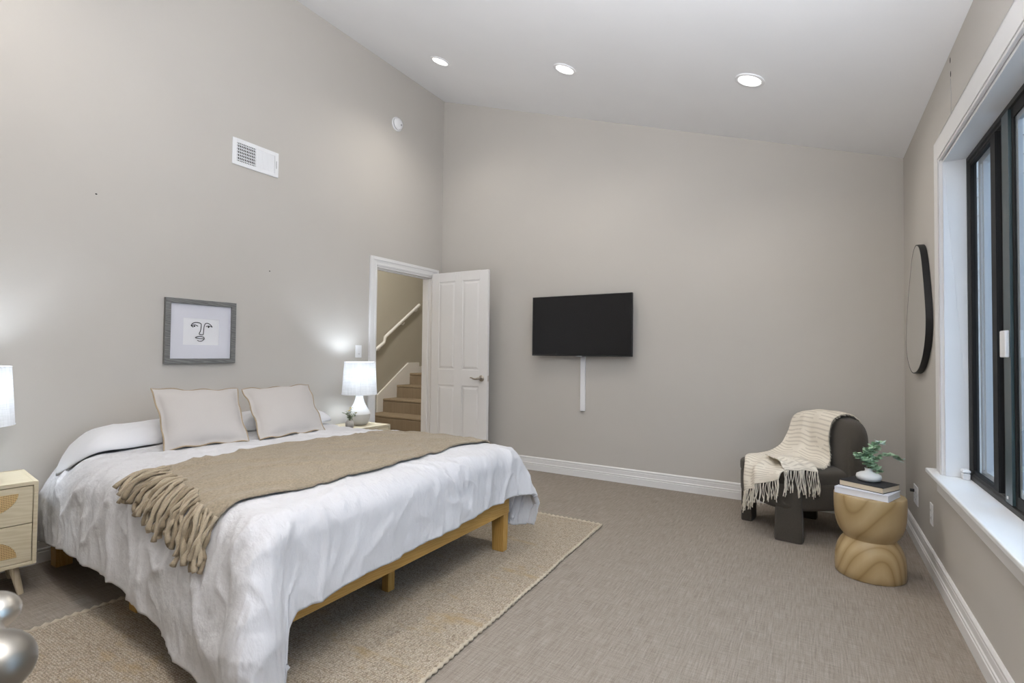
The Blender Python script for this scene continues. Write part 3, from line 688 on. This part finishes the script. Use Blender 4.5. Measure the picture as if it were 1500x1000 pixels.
# duvet -----------------------------------------------------------
XH,XE,YLe,YRe,TZ,RR=-3.665,-1.66,1.125,2.66,.635,.095
LL=XE-XH
eLt=[(-3.66,.36),(-3.3,.385),(-2.88,.43),(-2.38,.475),(-2.1,.525),(-1.87,.60),(-1.66,.63),(-1.2,.63)]
ebt=[(1.125,.64),(1.23,.395),(1.6,.375),(2.1,.365),(2.5,.345),(2.8,.35)]
def lin_t(tab,x):
    if x<=tab[0][0]: return tab[0][1]
    for (a,b),(c,d) in zip(tab,tab[1:]):
        if x<=c: return b+(d-b)*(x-a)/(c-a)
    return tab[-1][1]
def eL(t): return lin_t(eLt,XH+t)
def eR(t): return lerp_t([(0,.46),(1.6,.50),(2.0,.56)],t)
def fold(e,R=RR):
    q=PI/2*R
    if e<q: return R*math.sin(e/R), R*(1-math.cos(e/R))
    return R, R+(e-q)
def YLt(t): return YLe+.27*(1-min(1,t/.95))**1.3 if t<.95 else YLe
def RLt(t): return RR+.19*(1-min(1,t/.95))**1.3 if t<.95 else RR
def ridge(v,w=.2):
    r=1-abs(noise.noise(v)); return (max(0,r-(1-w))/w)**1.5
def wrink(t,s,ws=0,wf=0):
    n1=noise.noise(Vector((t*2.3,s*2.3,1.7))); n2=noise.noise(Vector((t*6,s*6,4.2)))
    top=1-ws-wf
    w=.009*n1+.004*n2+.0012*noise.noise(Vector((t*17+n1*2,s*17+n2,8.8)))
    a=t*.8+s*.6; b=s*.8-t*.6
    if top>0: w+=top*(.009*ridge(Vector((a*2.0+.5*n1,b*5.5+n1,9.1)),.22)+.0045*ridge(Vector((b*3.5,a*9+1.5*n1,3.1)),.2))
    if ws>0: w+=ws*(.013*ridge(Vector((t*5.5+.8*n1,s*2.2,2.1)),.22)+.006*ridge(Vector((t*11+n2,s*5+t*3,5.1)),.2))
    if wf>0: w+=wf*(.012*ridge(Vector((s*5.0+.8*n1,t*2.0,7.1)),.22)+.006*ridge(Vector((s*11+n2,t*5+s*3,4.1)),.2))
    return w
def D0(t,s):
    "rest point (t along the bed, s across) -> draped position"
    eb=max(0,t-LL); yl=YLt(t)
    if s<yl: ea=yl-s; sg=-1; cyy=yl
    elif s>YRe: ea=s-YRe; sg=1; cyy=YRe
    else: ea=0; sg=0; cyy=s
    x=XH+min(t,LL)
    edge=min(1,max(0,min(s-yl,YRe-s))/.30) if ea==0 else 0
    puff=.022*math.sin(edge*PI/2)
    kw=min(1,max(ea,eb)/.12)
    if ea==0 and eb==0: return Vector((x,s,TZ+puff*min(1,(LL-t)/.25+.15)+wrink(t,s)))
    R=RR
    if ea and sg<0: R=RLt(t)
    if not eb: th=0; r=ea
    elif not ea: th=PI/2; r=eb
    else: r=(ea**6+eb**6)**(1/6); th=math.atan2(eb,ea)
    dx,dy=math.sin(th),sg*math.cos(th)
    ws,wf=math.cos(th)**2,math.sin(th)**2
    if not ea: dy=0; ws=0; wf=1
    wr=wrink(t,s,ws*kw,wf*kw)
    o,d=fold(r,R)
    hf=min(1,max(0,d-.02)/.35)
    fl=.02*hf
    tt,sc_=min(t,LL),min(max(s,YLe),YRe)
    fl+=hf*ws*(.015*noise.noise(Vector((tt*4.5,3.3,sg*2)))+.010*noise.noise(Vector((tt*11,d*2,sg*5))))
    fl+=hf*wf*(.018*noise.noise(Vector((sc_*5.5,1.3,.5)))+.011*noise.noise(Vector((sc_*13,d*2,5))))
    fl+=hf*.14*math.sin(2*th)**2
    if sg<0: fl+= ws*.035*math.sin(min(1,d/.5)*PI*.6)*lerp_t([(0,.25),(1.2,.7),(2.0,1.6)],t)
    w2=wr*1.1
    hz=TZ-d+wr*(1-hf)
    return Vector((x+dx*(o+fl+w2), cyy+dy*(o+fl+w2), max(.052,hz)))
def Dn(t,s,h=.004):
    p=D0(t,s); a=D0(t+h,s)-D0(t-h,s); b=D0(t,s+h)-D0(t,s-h); n=a.cross(b)
    n=n.normalized() if n.length>1e-9 else Vector((0,0,1))
    if n.z<0 and abs(n.z)>.3: n=-n
    return p,n
def duvet_grid():
    NT,NS=250,270; vs=[]
    for i in range(NT):
        u=i/(NT-1)
        for j in range(NS):
            v=j/(NS-1)
            # t range ends at LL+eb(s); s range from YLe-eL to YRe+eR
            s_mid=YLe+(YRe-YLe)*min(1,max(0,(v-.2)/.6))
            tmax=LL+lerp_t(ebt,s_mid)+.012*noise.noise(Vector((s_mid*7,2,2)))+.006*noise.noise(Vector((s_mid*19,2,2))); t=tmax*u
            l=YLe-eL(t)-.015*max(0,1-t/.95); r=YRe+eR(t)+.012*noise.noise(Vector((t*5,1,1)))
            # rounded duvet corners in the rest shape
            s=l+(r-l)*v
            vs.append(D0(t,s))
    return vs,NT,NS
vs,NT,NS=duvet_grid()
q=MB(); q.add(vs,[(i*NS+j,(i+1)*NS+j,(i+1)*NS+j+1,i*NS+j+1) for i in range(NT-1) for j in range(NS-1)])
duvet=tag(q.build('duvet','duvet',smooth=True,loc=(-2.64,1.9,.3),recalc=False),'rumpled white duvet spread over the bed','duvet')
k=duvet.modifiers.new('sm','SMOOTH'); k.factor=.5; k.iterations=1
k=duvet.modifiers.new('s','SOLIDIFY'); k.thickness=.028; k.offset=-1

# sleeping pillows -----------------------------------------------
def surf(x,y):
    t=x-XH; yl=YLt(t); R=RLt(t); top=TZ+.026
    if y>=yl: return top
    d=min(yl-y,R*.97); return top-R+math.sqrt(R*R-d*d)
def pillow(label,cx,cy,cz,size,droop,sd):
    W,Dp,Hh=size; nu,nv=60,30; vs=[]
    f=lambda w,ex: math.copysign(abs(w)**(2/ex),w)
    for i in range(nv+1):
        th=-PI/2+PI*i/nv
        for k in range(nu):
            ph=2*PI*k/nu; r=max(0,math.cos(th))**(2/2.3) if th>0 else max(0,math.cos(th))
            x=W/2*r*f(math.cos(ph),3.4); y=Dp/2*r*f(math.sin(ph),3.8); z=Hh*(f(math.sin(th),2.2) if th>0 else 0)-Hh/2
            n=noise.noise(Vector((x*5+sd,y*5,z*4))); n2=ridge(Vector((x*7+sd,y*9,1)),.2)
            z+=.010*n+.005*n2*(1 if z>0 else 0)
            vs.append((x,y,surf(cx+x,cy+y)+.004+max(0,z+Hh/2)*(1+.4*(-x)))); continue
            vs.append((x,y,z))
    q=MB(); q.add(vs,[(i*nu+k,i*nu+(k+1)%nu,(i+1)*nu+(k+1)%nu,(i+1)*nu+k) for i in range(nv) for k in range(nu)])
    o=q.build('sleeping_pillow','pillow',smooth=True); o.location=(cx,cy,0)
    return tag(o,label,'pillow','white pillows at the head of the bed')
pillow('white sleeping pillow behind the left cushion, nearest the left edge of the photo',-3.43,1.52,.675,(.47,.82,.105),(1.52,-1),2.1)
pillow('white sleeping pillow behind the right cushion, at the end by the doorway',-3.43,2.35,.685,(.47,.80,.105),(2.40,1),7.7)

# square cushions built on four corner points ---------------------
def cushion(label,BL,BR,TL,TR,sd):
    BL,BR,TL,TR=map(Vector,(BL,BR,TL,TR)); c0=(BL+BR)/2
    t=thing('throw_cushion',label,'cushion',c0,0,'oatmeal cushions against the pillows')
    nrm=((BR-BL).cross(TL-BL)).normalized()
    if nrm.x<0: nrm=-nrm
    def base(a,c_):
        u=(a+1)/2; v=(c_+1)/2
        return BL.lerp(BR,u).lerp(TL.lerp(TR,u),v)-c0
    def prof(a,c_):
        k=.93; aa=min(1,abs(a)/k); cc=min(1,abs(c_)/k)
        return max(0,1-aa**2.3)**.6*max(0,1-cc**2.3)**.6
    def sag(a,c_):  # corners flare, edges pulled in
        return a*(1-.055*(1-abs(c_)**1.5)*abs(a)**3), c_*(1-.045*(1-abs(a)**1.5)*abs(c_)**3)
    def f(u,v,sg):
        a,c_=2*u-1,2*v-1; A,B=sag(a,c_); w=prof(a,c_)
        rip=.010*math.sin(a*9+sd)*(abs(c_)**6)+.010*math.sin(c_*8+sd*2)*(abs(a)**6)
        n=noise.noise(Vector((a*2+sd,c_*2,sg)))
        return base(A,B)+nrm*(sg*(.075*w*(1+.1*n)+.0015)+rip*.8)
    q=MB(); q.grid(lambda u,v:f(u,v,1),40,40); q.grid(lambda u,v:f(u,v,-1),40,40)
    q.build('cushion_cover','linen',t,smooth=True)
    P=[]
    m=30
    for k in range(m): P.append((k/m,0))
    for k in range(m): P.append((1,k/m))
    for k in range(m): P.append((1-k/m,1))
    for k in range(m+1): P.append((0,1-k/m))
    MB().tube([(Vector(f(u,v,1))+Vector(f(u,v,-1)))/2 for u,v in P],.0040,6).build('piping','piping',t,smooth=True)
cushion('oatmeal linen square cushion with tan piping, the left one under the picture',(-2.985,1.395,.665),(-2.90,1.815,.663),(-3.30,1.462,.975),(-3.29,1.968,.945),.4)
cushion('oatmeal linen square cushion with tan piping, the right one nearer the lamp',(-2.885,1.875,.663),(-2.90,2.365,.660),(-3.27,1.99,.945),(-3.30,2.53,.952),2.2)

# bed throw -------------------------------------------------------
headx=[(1.0,-2.585),(1.2,-2.575),(1.42,-2.56),(1.83,-2.625),(2.3,-2.52),(2.82,-2.30),(3.2,-2.2)]
footx=[(.9,-1.79),(1.03,-1.81),(1.1,-1.80),(1.45,-1.752),(1.74,-1.735),(2.6,-1.788),(3.2,-1.80)]
def throw_s(u,v): # u across the bed 0 left..1 right ; v 0 head side..1 foot side
    s0=1.19-.175*v+.008*math.sin(v*21); s1=YRe+.16; return s0+(s1-s0)*u
def throw_ts(u,v):
    s=throw_s(u,v); xh=lerp_t(headx,s); xf=lerp_t(footx,s)
    return (xh+(xf-xh)*v)-XH, s
def throwf(u,v,off=.014):
    t_,s=throw_ts(u,v); p,n=Dn(t_,s,.02)
    w=.004*noise.noise(Vector((t_*5,s*5,11)))+.0016*math.sin(v*240)*0
    return p+n*(off+w)
t=thing('bed_throw','tan knitted throw blanket laid across the bed','blanket',(-2.2,1.9,.65))
def L2(p,o=(-2.2,1.9,.65)): return (p[0]-o[0],p[1]-o[1],p[2]-o[2])
q=MB(); q.grid(lambda u,v:L2(throwf(u,v)),120,70); q.build('knitted_cloth','knit',t,smooth=True,solid=.010,soff=0)
rnd=random.Random(3); fr_=[MB(),MB()]
for layer in range(2):
    for i in range(34):
        v=(i+.5*layer+rnd.uniform(-.3,.3))/34; v=min(.995,max(.005,v))
        t0,s0=throw_ts(0,v); ln=rnd.uniform(.12,.18)*(1 if layer else .97); dr=rnd.uniform(-.045,.05)+.02*(v-.3)
        pts=[];rr=[]; base=rnd.uniform(.0055,.0085); ph=rnd.uniform(0,6)
        for k in range(15):
            w=k/14; tt=t0+dr*w+.008*math.sin(w*7+ph); ss=s0+.015-(ln+.015)*w
            p,n=Dn(tt,ss,.02); pts.append(L2(p+n*(.009+layer*.014+.007*math.sin(w*5+ph)*w)))
            rr.append(base*(1+.30*math.sin(w*17+ph)+.5*w*w))
        fr_[rnd.random()<.42].tube(pts,rr,6)
fr_[0].build('fringe','yarn',t,smooth=True); fr_[1].build('fringe','yarn2',t,smooth=True)

# ------------------------------------------------------------------ nightstands
def nightstand(loc,rz,label):
    t=thing('nightstand',label,'nightstand',loc,rz,'pale wood nightstands beside the bed')
    W,Dp,z0,z1=.36,.385,.15,.55; w=W/2
    # local +x is the front
    q=MB(); th=.016
    q.box(-Dp,0,-w,-w+th,z0,z1); q.box(-Dp,0,w-th,w,z0,z1); q.box(-Dp,0,-w+th,w-th,z1-th,z1); q.box(-Dp,0,-w+th,w-th,z0,z0+th); q.box(-Dp,-Dp+.01,-w+th,w-th,z0+th,z1-th)
    q.build('cabinet','oak',t,bevel=.002)
    zm=(z0+z1)/2
    for k,(za,zb) in enumerate(((zm+.002,z1-th-.003),(z0+th+.003,zm-.002))):
        q=MB(); q.box(-.022,-.004,-w+th+.003,w-th-.003,za,zb)
        d=q.build('drawer','oak',t,bevel=.0015)
        r=.11
        zz=(zb-.028) if k==0 else (za+.028)
        arc=[(r*math.cos(PI*i/24), zz+(-1 if k==0 else 1)*.85*r*math.sin(PI*i/24)) for i in range(25)]
        MB().prism(arc,'x',-.006,-.0030).build('cane_panel','rattan',d)
        rim=[(-.0032,p[0],p[1]) for p in arc]+[(-.0032,arc[0][0],arc[0][1])]
        MB().tube(rim,.0016,6).build('panel_rim','oak',d)
    for sx,sy in ((-.075,-1),(-.075,1),(-Dp+.07,-1),(-Dp+.07,1)):
        dx=.02 if sx>-.2 else -.02
        MB().tube([(sx,sy*(w-.075),z0),(sx+dx,sy*(w-.045),0.0)],[.019,.0125],14).build('leg','oakleg',t,smooth=False)
    MB().box(-.2,-.16,-w+.06,w-.06,z0-.014,z0).build('leg_rail','oakleg',t)
    return t
rzL=math.radians(-7.5)
fr=Vector((-3.279,.973)); wv=Vector((math.sin(-rzL)*-1,-math.cos(rzL)))
mid=Vector((-3.279-.18*math.sin(-rzL)*1.0*0, .973-.18))
nL=Vector((-3.279+ -.18*math.sin(rzL)*-1, .973-.18*math.cos(rzL)))
ns=nightstand((nL.x,nL.y,0),rzL,'pale wood nightstand with cane drawers at the left edge, beside the bed')
dup(ns,(-3.303,3.225,0),0,'pale wood nightstand between the bed and the stair doorway','pale wood nightstands beside the bed')

# ------------------------------------------------------------------ table lamps
def table_lamp(loc,label):
    t=thing('table_lamp',label,'lamp',loc,0,'white table lamps on the nightstands')
    prof=[(.046,0),(.060,.004),(.078,.020),(.090,.050),(.096,.085),(.0965,.100)]
    MB().lathe(prof,0,0,48,True,False).build('lamp_base','bisque',t,smooth=True)
    prof=[(.0968,.099),(.0965,.104),(.088,.125),(.072,.150),(.056,.178),(.044,.205),(.035,.235),(.030,.262),(.028,.275),(.012,.277)]
    MB().lathe(prof,0,0,48,False,True).build('lamp_neck','ceramic',t,smooth=True)
    MB().tube([(0,0,.275),(0,0,.33)],.009,12).build('lamp_socket','nickel',t)
    sh=MB().lathe([(.152,.272),(.134,.560)],0,0,64,False,False).build('lamp_shade','shade',t,smooth=True)
    for r,z in ((.1522,.273),(.1342,.559)): MB().tube([(r*math.cos(2*PI*k/48),r*math.sin(2*PI*k/48),z) for k in range(49)],.0022,6).build('shade_rim','plastic',sh,smooth=True)
    q=MB()
    for a in (0,2*PI/3,4*PI/3): q.tube([(0,0,.54),(.134*math.cos(a),.134*math.sin(a),.548)],.0015,6)
    q.build('shade_spider','nickel',sh)
    MB().ball((0,0,.375),(.03,.03,.042),16,12).build('bulb','bulb',t,smooth=True)
    l=bpy.data.lights.new('lamp_light','POINT'); l.energy=LAMP_W; l.shadow_soft_size=.045; l.color=(.76,.87,1)
    lo=bpy.data.objects.new('lamp_light',l); C.objects.link(lo); lo.parent=t; lo.location=(0,0,.44)
    return t
tl=table_lamp((-3.50,3.215,.55),'white table lamp beside the small flower vase, near the doorway')
dup(tl,(-3.475,.775,.55),0,'white table lamp at the left edge of the room','white table lamps on the nightstands')

# small vase and flowers on the right nightstand
vx,vy=-3.41,3.03
t=thing('bud_vase','small ribbed grey bud vase on the nightstand beside the lamp','vase',(vx,vy,.55))
seg=40; prof=[(.018,0),(.028,.004),(.034,.018),(.0365,.034),(.034,.050),(.026,.060),(.019,.064),(.021,.068),(.017,.068),(.015,.060)]
q=MB(); vs=[(r*(1+.035*math.cos(10*2*PI*k/seg))*math.cos(2*PI*k/seg), r*(1+.035*math.cos(10*2*PI*k/seg))*math.sin(2*PI*k/seg), z) for r,z in prof for k in range(seg)]
q.add(vs,[(i*seg+k,i*seg+(k+1)%seg,(i+1)*seg+(k+1)%seg,(i+1)*seg+k) for i in range(len(prof)-1) for k in range(seg)]+[tuple(range(seg-1,-1,-1))])
q.build('vase_body','greyvase',t,smooth=True)
def leaf(mb,p,d,up,l,w):
    p=Vector(p); d=Vector(d).normalized(); s=d.cross(Vector(up)); s=s.normalized() if s.length>1e-5 else Vector((1,0,0)); n=s.cross(d)
    mb.add([p,p+d*l*.3+s*w*.8-n*w*.1,p+d*l*.65+s*w-n*w*.1,p+d*l,p+d*l*.65-s*w-n*w*.1,p+d*l*.3-s*w*.8-n*w*.1,p+d*l*.5+n*w*.15],
           [(0,1,6),(1,2,6),(2,3,6),(3,4,6),(4,5,6),(5,0,6)])
t=thing('flower_posy','little posy of green leaves and yellow flowers in the grey bud vase','flowers',(vx,vy,.615))
rnd=random.Random(11); qs=MB(); ql=MB(); qf=MB()
ends=[(.02,-.085,.075),(-.01,-.05,.065),(.01,-.02,.085),(-.01,.02,.10),(.0,.055,.035),(.02,.05,.06),(.03,-.03,.05),(-.03,0,.07)]
for e in ends:
    pts=spline([(0,0,-.04),(e[0]*.2,e[1]*.2,e[2]*.45),e],8); qs.tube(pts,.0013,5)
    for k in range(3,8):
        for m_ in range(2):
            a=rnd.uniform(0,2*PI); leaf(ql,pts[k],(math.cos(a),math.sin(a),rnd.uniform(-.3,.6)),(0,0,1),rnd.uniform(.018,.03),.007)
for e in (ends[2],ends[3],ends[5]):
    qf=MB()
    for m_ in range(10):
        a=rnd.uniform(0,2*PI); leaf(qf,e,(math.cos(a),math.sin(a),rnd.uniform(-.1,.9)),(0,0,1),.016,.006)
    qf.build('petals','flower',t)
qs.build('stems','stem',t); ql.build('leaves','leaf2',t)

# ------------------------------------------------------------------ armchair in the corner
CHC=(-.10,4.135); crz=math.radians(-53.13)
ch=thing('armchair','dark charcoal accent chair with thick legs in the back corner','chair',(CHC[0],CHC[1],0),crz)
def sbox(mb,c,h,e=4.0,nu=40,nv=24,fn=None,ev=None):
    ev=ev or e
    vs=[]
    for i in range(nv+1):
        th=-PI/2+PI*i/nv
        for k in range(nu):
            ph=2*PI*k/nu
            f=lambda w,ex: math.copysign(abs(w)**(2/ex),w)
            x=f(math.cos(th),ev)*f(math.cos(ph),e); y=f(math.cos(th),ev)*f(math.sin(ph),e); z=f(math.sin(th),ev)
            p=(c[0]+h[0]*x,c[1]+h[1]*y,c[2]+h[2]*z)
            vs.append(fn(p,x,y,z) if fn else p)
    return mb.add(vs,[(i*nu+k,i*nu+(k+1)%nu,(i+1)*nu+(k+1)%nu,(i+1)*nu+k) for i in range(nv) for k in range(nu)])
sbox(MB(),(0,-.015,.295),(.305,.325,.105),3.6,64,32,None,7).build('seat_base','chair',ch,smooth=True)
sbox(MB(),(0,-.045,.405),(.303,.297,.055),3.6,64,28,lambda p,x,y,z:(p[0],p[1],p[2]+.012*(1-x*x)*(1-y*y)*(1 if z>0 else 0)),5).build('seat_cushion','chair',ch,smooth=True)
# backrest: a thick domed pad, a little wrapped forward at its ends
def backfn(p,x,y,z):
    zz=p[2]; return (p[0], p[1]-.06*abs(x)**2.2+.045*max(0,zz-.4)/.4, zz)
def backrest():
    q=MB(); nu,nv=64,36; vs=[]
    for i in range(nv+1):
        th=-PI/2+PI*i/nv
        for k in range(nu):
            ph=2*PI*k/nu; f=lambda w,ex: math.copysign(abs(w)**(2/ex),w)
            # outline superellipse in x-z, thickness along y
            X=f(math.cos(th),2.6)*math.cos(ph) if False else 0
            r=math.cos(th); 
            ox=f(math.cos(ph),3.4); oz=f(math.sin(ph),3.2 if math.sin(ph)>0 else 6)
            rr=max(0,r)**(2/3.2); yy=f(math.sin(th),3.0)
            x=.318*ox*rr; z=(.545+.238*oz*rr) if oz>0 else (.545+.34*oz*rr)
            y=.250+.110*yy
            vs.append((x, y-.07*abs(ox*rr)**2.2+.03*max(0,z-.45)/.4, z))
    q.add(vs,[(i*nu+k,i*nu+(k+1)%nu,(i+1)*nu+(k+1)%nu,(i+1)*nu+k) for i in range(nv) for k in range(nu)])
    return q
backrest().build('backrest','chair',ch,smooth=True)
for sx in (-1,1):
    for sy in (-1,1):
        q=MB(); n=44; rows=[(0,.080,.037),(.012,.083,.039),(.12,.081,.038),(.22,.078,.038),(.34,.078,.038)]
        f=lambda w: math.copysign(abs(w)**(2/5.5),w)
        cx=sx*.230; cyy=(-.238 if sy<0 else .205); ax=Vector((1,sx*sy*-1,0)).normalized(); ay=Vector((-ax.y,ax.x,0))
        if sy>0: ax=Vector((1,-sx,0)).normalized(); ay=Vector((-ax.y,ax.x,0))
        vs=[]
        for z,a,c_ in rows:
            for k in range(n):
                p=ax*(a*f(math.cos(2*PI*k/n)))+ay*(c_*f(math.sin(2*PI*k/n))); vs.append((cx+p.x,cyy+p.y,z))
        q.add(vs,[(i*n+k,i*n+(k+1)%n,(i+1)*n+(k+1)%n,(i+1)*n+k) for i in range(len(rows)-1) for k in range(n)]+[tuple(range(n-1,-1,-1)),tuple((len(rows)-1)*n+k for k in range(n))])
        q.build('leg','chair',ch,angle=50)

# striped throw on the chair --------------------------------------
ct=thing('chair_throw','cream striped throw with knotted fringe draped over the dark chair','blanket',(CHC[0],CHC[1],.45),crz)
#   control net in chair coordinates: rows run from behind the back over it and down the front of the seat
rows=[
 [(-.285,.390,.64),(-.16,.40,.62),(-.02,.40,.62),(.10,.390,.63)],
 [(-.285,.385,.72),(-.16,.395,.73),(-.02,.395,.74),(.105,.385,.74)],
 [(-.285,.30,.785),(-.16,.295,.805),(-.02,.29,.812),(.115,.275,.812)],
 [(-.28,.165,.755),(-.15,.165,.775),(-.01,.165,.782),(.125,.155,.778)],
 [(-.265,.095,.640),(-.13,.115,.655),(.01,.12,.655),(.145,.105,.655)],
 [(-.245,.03,.545),(-.10,.065,.545),(.04,.095,.535),(.17,.095,.53)],
 [(-.22,-.07,.495),(-.08,-.01,.495),(.07,.03,.483),(.20,.04,.478)],
 [(-.185,-.19,.480),(-.06,-.13,.492),(.10,-.08,.492),(.248,-.06,.488)],
 [(-.13,-.315,.480),(-.02,-.26,.498),(.11,-.215,.494),(.268,-.175,.490)],
 [(-.045,-.378,.435),(.04,-.372,.447),(.125,-.350,.455),(.275,-.30,.460)],
 [(-.030,-.400,.345),(.05,-.397,.36),(.135,-.385,.400),(.290,-.335,.430)],
 [(-.022,-.404,.258),(.055,-.402,.295),(.14,-.390,.350),(.293,-.345,.415)],
]
def net(u,v,rows=rows):
    cols=[spline([r[j] for r in rows],2) for j in range(0)]
    def cr(P,t):
        m=len(P)-1; t=t*m; k=min(int(t),m-1); w=t-k
        p0,p1,p2,p3=P[max(k-1,0)],P[k],P[k+1],P[min(k+2,m)]
        return .5*((2*p1)+(p2-p0)*w+(2*p0-5*p1+4*p2-p3)*w*w+(3*p1-p0-3*p2+p3)*w**3)
    C_=[cr([Vector(r[j]) for r in rows],u) for j in range(len(rows[0]))]
    p=cr(C_,v)
    fd=.009*math.sin(v*15+2.2*math.sin(u*4.5)+1)*min(1,u*3)+.007*noise.noise(Vector((u*7,v*6,2)))
    return Vector((p.x,p.y,p.z+fd*(.9 if .35<u<.8 else .35)))+Vector((0,-1,0))*fd*(.8 if u>.8 or u<.4 else .2)
def cl(p): return (p[0],p[1],p[2]-.45)
def uvgrid(mb_fn,nu,nv,name,parent,lenU,lenV):
    q=MB().grid(mb_fn,nu,nv); me=bpy.data.meshes.new(name); me.from_pydata(q.v,[],q.f); me.materials.append(M['cthrow'])
    uv=me.uv_layers.new(name='UVMap')
    for poly in me.polygons:
        poly.use_smooth=True
        for li in poly.loop_indices:
            vi=me.loops[li].vertex_index; uv.data[li].uv=((vi%nv)/(nv-1)*lenV,(vi//nv)/(nu-1)*lenU)
    o=bpy.data.objects.new(name,me); C.objects.link(o); o.parent=parent
    k=o.modifiers.new('s','SOLIDIFY'); k.thickness=.005; k.offset=0
    return o
uvgrid(lambda u,v:cl(net(u,v)),110,50,'woven_cloth',ct,1.5,.45)
# the folded-back corner lying on the seat edge
frow=[[(.03,-.275,.520),(.06,-.17,.522),(.10,-.07,.512)],
      [(.13,-.295,.524),(.165,-.185,.524),(.185,-.075,.512)],
      [(.225,-.300,.512),(.25,-.195,.512),(.265,-.085,.500)],
      [(.272,-.305,.465),(.300,-.205,.472),(.315,-.09,.465)]]
uvgrid(lambda u,v:cl(net(u,v,frow)),30,30,'folded_corner',ct,.3,.3)
q=MB(); rnd=random.Random(5)
def strand(p,d0,ln,r=.0022):
    p=Vector(p); ph=rnd.uniform(0,6); pts=[]
    dx=rnd.uniform(-.2,.2); dy=rnd.uniform(-.2,.2)
    for k in range(9):
        w=k/8; pts.append(p+Vector(d0)*(.02*min(1,w*3))+Vector((dx*ln*w*.5+.004*math.sin(w*6+ph),dy*ln*w*.5+.004*math.cos(w*5+ph),-ln*w)))
    q.tube([cl(x) for x in pts],[r]*6+[r*1.7,r*1.2,r*1.6],5)
for i in range(46):
    v=(i+.5)/46; p=net(1,v); strand(p,(0,-.25,0),rnd.uniform(.10,.15))
for i in range(34):
    v=(i+.5)/34; p=net(1,v,frow); strand(p,(.45,-.2,0),rnd.uniform(.12,.175))
q.build('fringe','cyarn',ct,smooth=True)
q=MB()
for i in range(90):     # short fray along the selvedge by the window
    u=.12+.70*i/90; p=net(u,1.0); a=rnd.uniform(-.5,.5)
    q.tube([cl(p),cl(p+Vector((.012+.01*rnd.random(),.01*a,-.006-.008*rnd.random())))],[.0022,.0012],4)
q.build('frayed_edge','cyarn',ct); q=MB()
for i in range(26):
    u=.14+.2*i/26; p=net(u,0.0); q.tube([cl(p),cl(p+Vector((-.016,.0,-.004)))],[.0022,.0012],4)
q.build('frayed_edge','cyarn',ct)

# ------------------------------------------------------------------ side table, books, vase
TX,TY=.255,3.475
prof=[(.0,.0),(.158,.0),(.163,.005),(.165,.04),(.164,.085),(.160,.12),(.152,.150),(.140,.175),(.128,.192),(.122,.203),(.126,.213),(.138,.228),(.150,.25),(.159,.28),(.165,.315),(.168,.355),(.169,.405),(.168,.434),(.165,.440),(.0,.440)]
tag(MB().lathe(prof,0,0,72,False,False).build('side_table','mango',angle=50),'hourglass-shaped turned wood side table beside the dark chair','side table').location=(TX,TY,0)
def book(name,label,loc,rz,w,d,h,cover,page,cth=.003,hard=True):
    t=thing(name,label,'book',loc,rz)
    q=MB(); q.box(-w/2,w/2,-d/2,d/2,0,cth); q.box(-w/2,w/2,-d/2,d/2,h-cth,h); q.box(-w/2,-w/2+cth,-d/2,d/2,cth,h-cth); q.build('cover',cover,t,bevel=.0008)
    MB().box(-w/2+cth,w/2-.003,-d/2+.003,d/2-.003,cth,h-cth).build('pages',page,t)
    return t
book('book','thick white book lying on the wood side table under the black book',(TX-.012,TY-.022,.440),math.radians(-22),.255,.19,.034,'bookwht','paper')
book('book','black covered book with cream pages stacked on the white book',(TX-.002,TY+.005,.474),math.radians(-30),.225,.175,.032,'bookblk','cream')
vz=.506; VX,VY=TX+.0,TY+.03
t=thing('squat_vase','squat white ceramic vase standing on the black book','vase',(VX,VY,vz))
prof=[(.0,0),(.035,0),(.055,.007),(.061,.022),(.058,.036),(.042,.046),(.024,.051),(.0185,.056),(.0175,.066),(.0205,.072),(.0165,.072),(.0135,.06)]
MB().lathe(prof,0,0,48,False,False).build('vase_body','ceramic',t,smooth=True)
t=thing('eucalyptus_sprig','eucalyptus sprig with round grey-green leaves in the squat white vase','plant',(VX,VY,vz+.06))
qs=MB(); ql=MB(); qt=MB(); rnd=random.Random(21)
rr_=Vector((math.cos(yaw),math.sin(yaw),0))   # a horizontal direction running to the right along the stems
bk=Vector((-rr_.y,rr_.x,0))
def E(a,b,z): return rr_*a+bk*b+Vector((0,0,z))
stems=[[E(0,0,-.03),E(.0,0,.04),E(.01,.02,.09),E(.05,.03,.135),E(.085,.02,.15)],
       [E(0,0,-.03),E(.01,0,.03),E(.055,.01,.065),E(.115,.01,.085),E(.155,0,.075),E(.175,0,.055)],
       [E(0,0,-.03),E(-.01,0,.04),E(-.04,.01,.075),E(-.06,0,.09)],
       [E(0,0,-.03),E(-.005,-.02,.03),E(-.03,-.03,.06),E(-.065,-.02,.07)],
       [E(0,0,-.03),E(.01,-.01,.03),E(.025,-.02,.015),E(.04,-.02,-.005)],
       [E(0,0,-.03),E(.005,.01,.05),E(.02,.0,.10),E(.03,-.02,.13)],
       [E(0,0,-.03),E(.0,-.01,.05),E(-.02,-.02,.10),E(-.015,-.02,.12)]]
for si,s_ in enumerate(stems):
    P=spline(s_,16); qs.tube(P,[.0022-.0012*i/15 for i in range(16)],6)
    for k in range(5,16):
        for m_ in range(5):
            a=rnd.uniform(0,2*PI); d=Vector((math.cos(a),math.sin(a),rnd.uniform(-.4,.8)))
            tip = (k>12 and si<2)
            leaf(qt if tip and rnd.random()<.6 else ql, P[k], d, (rnd.uniform(-.4,.4),rnd.uniform(-.4,.4),1), rnd.uniform(.022,.034), rnd.uniform(.010,.015))
qs.build('stems','stem',t,smooth=True); ql.build('leaves','euc',t); qt.build('young_leaves','euctip',t)
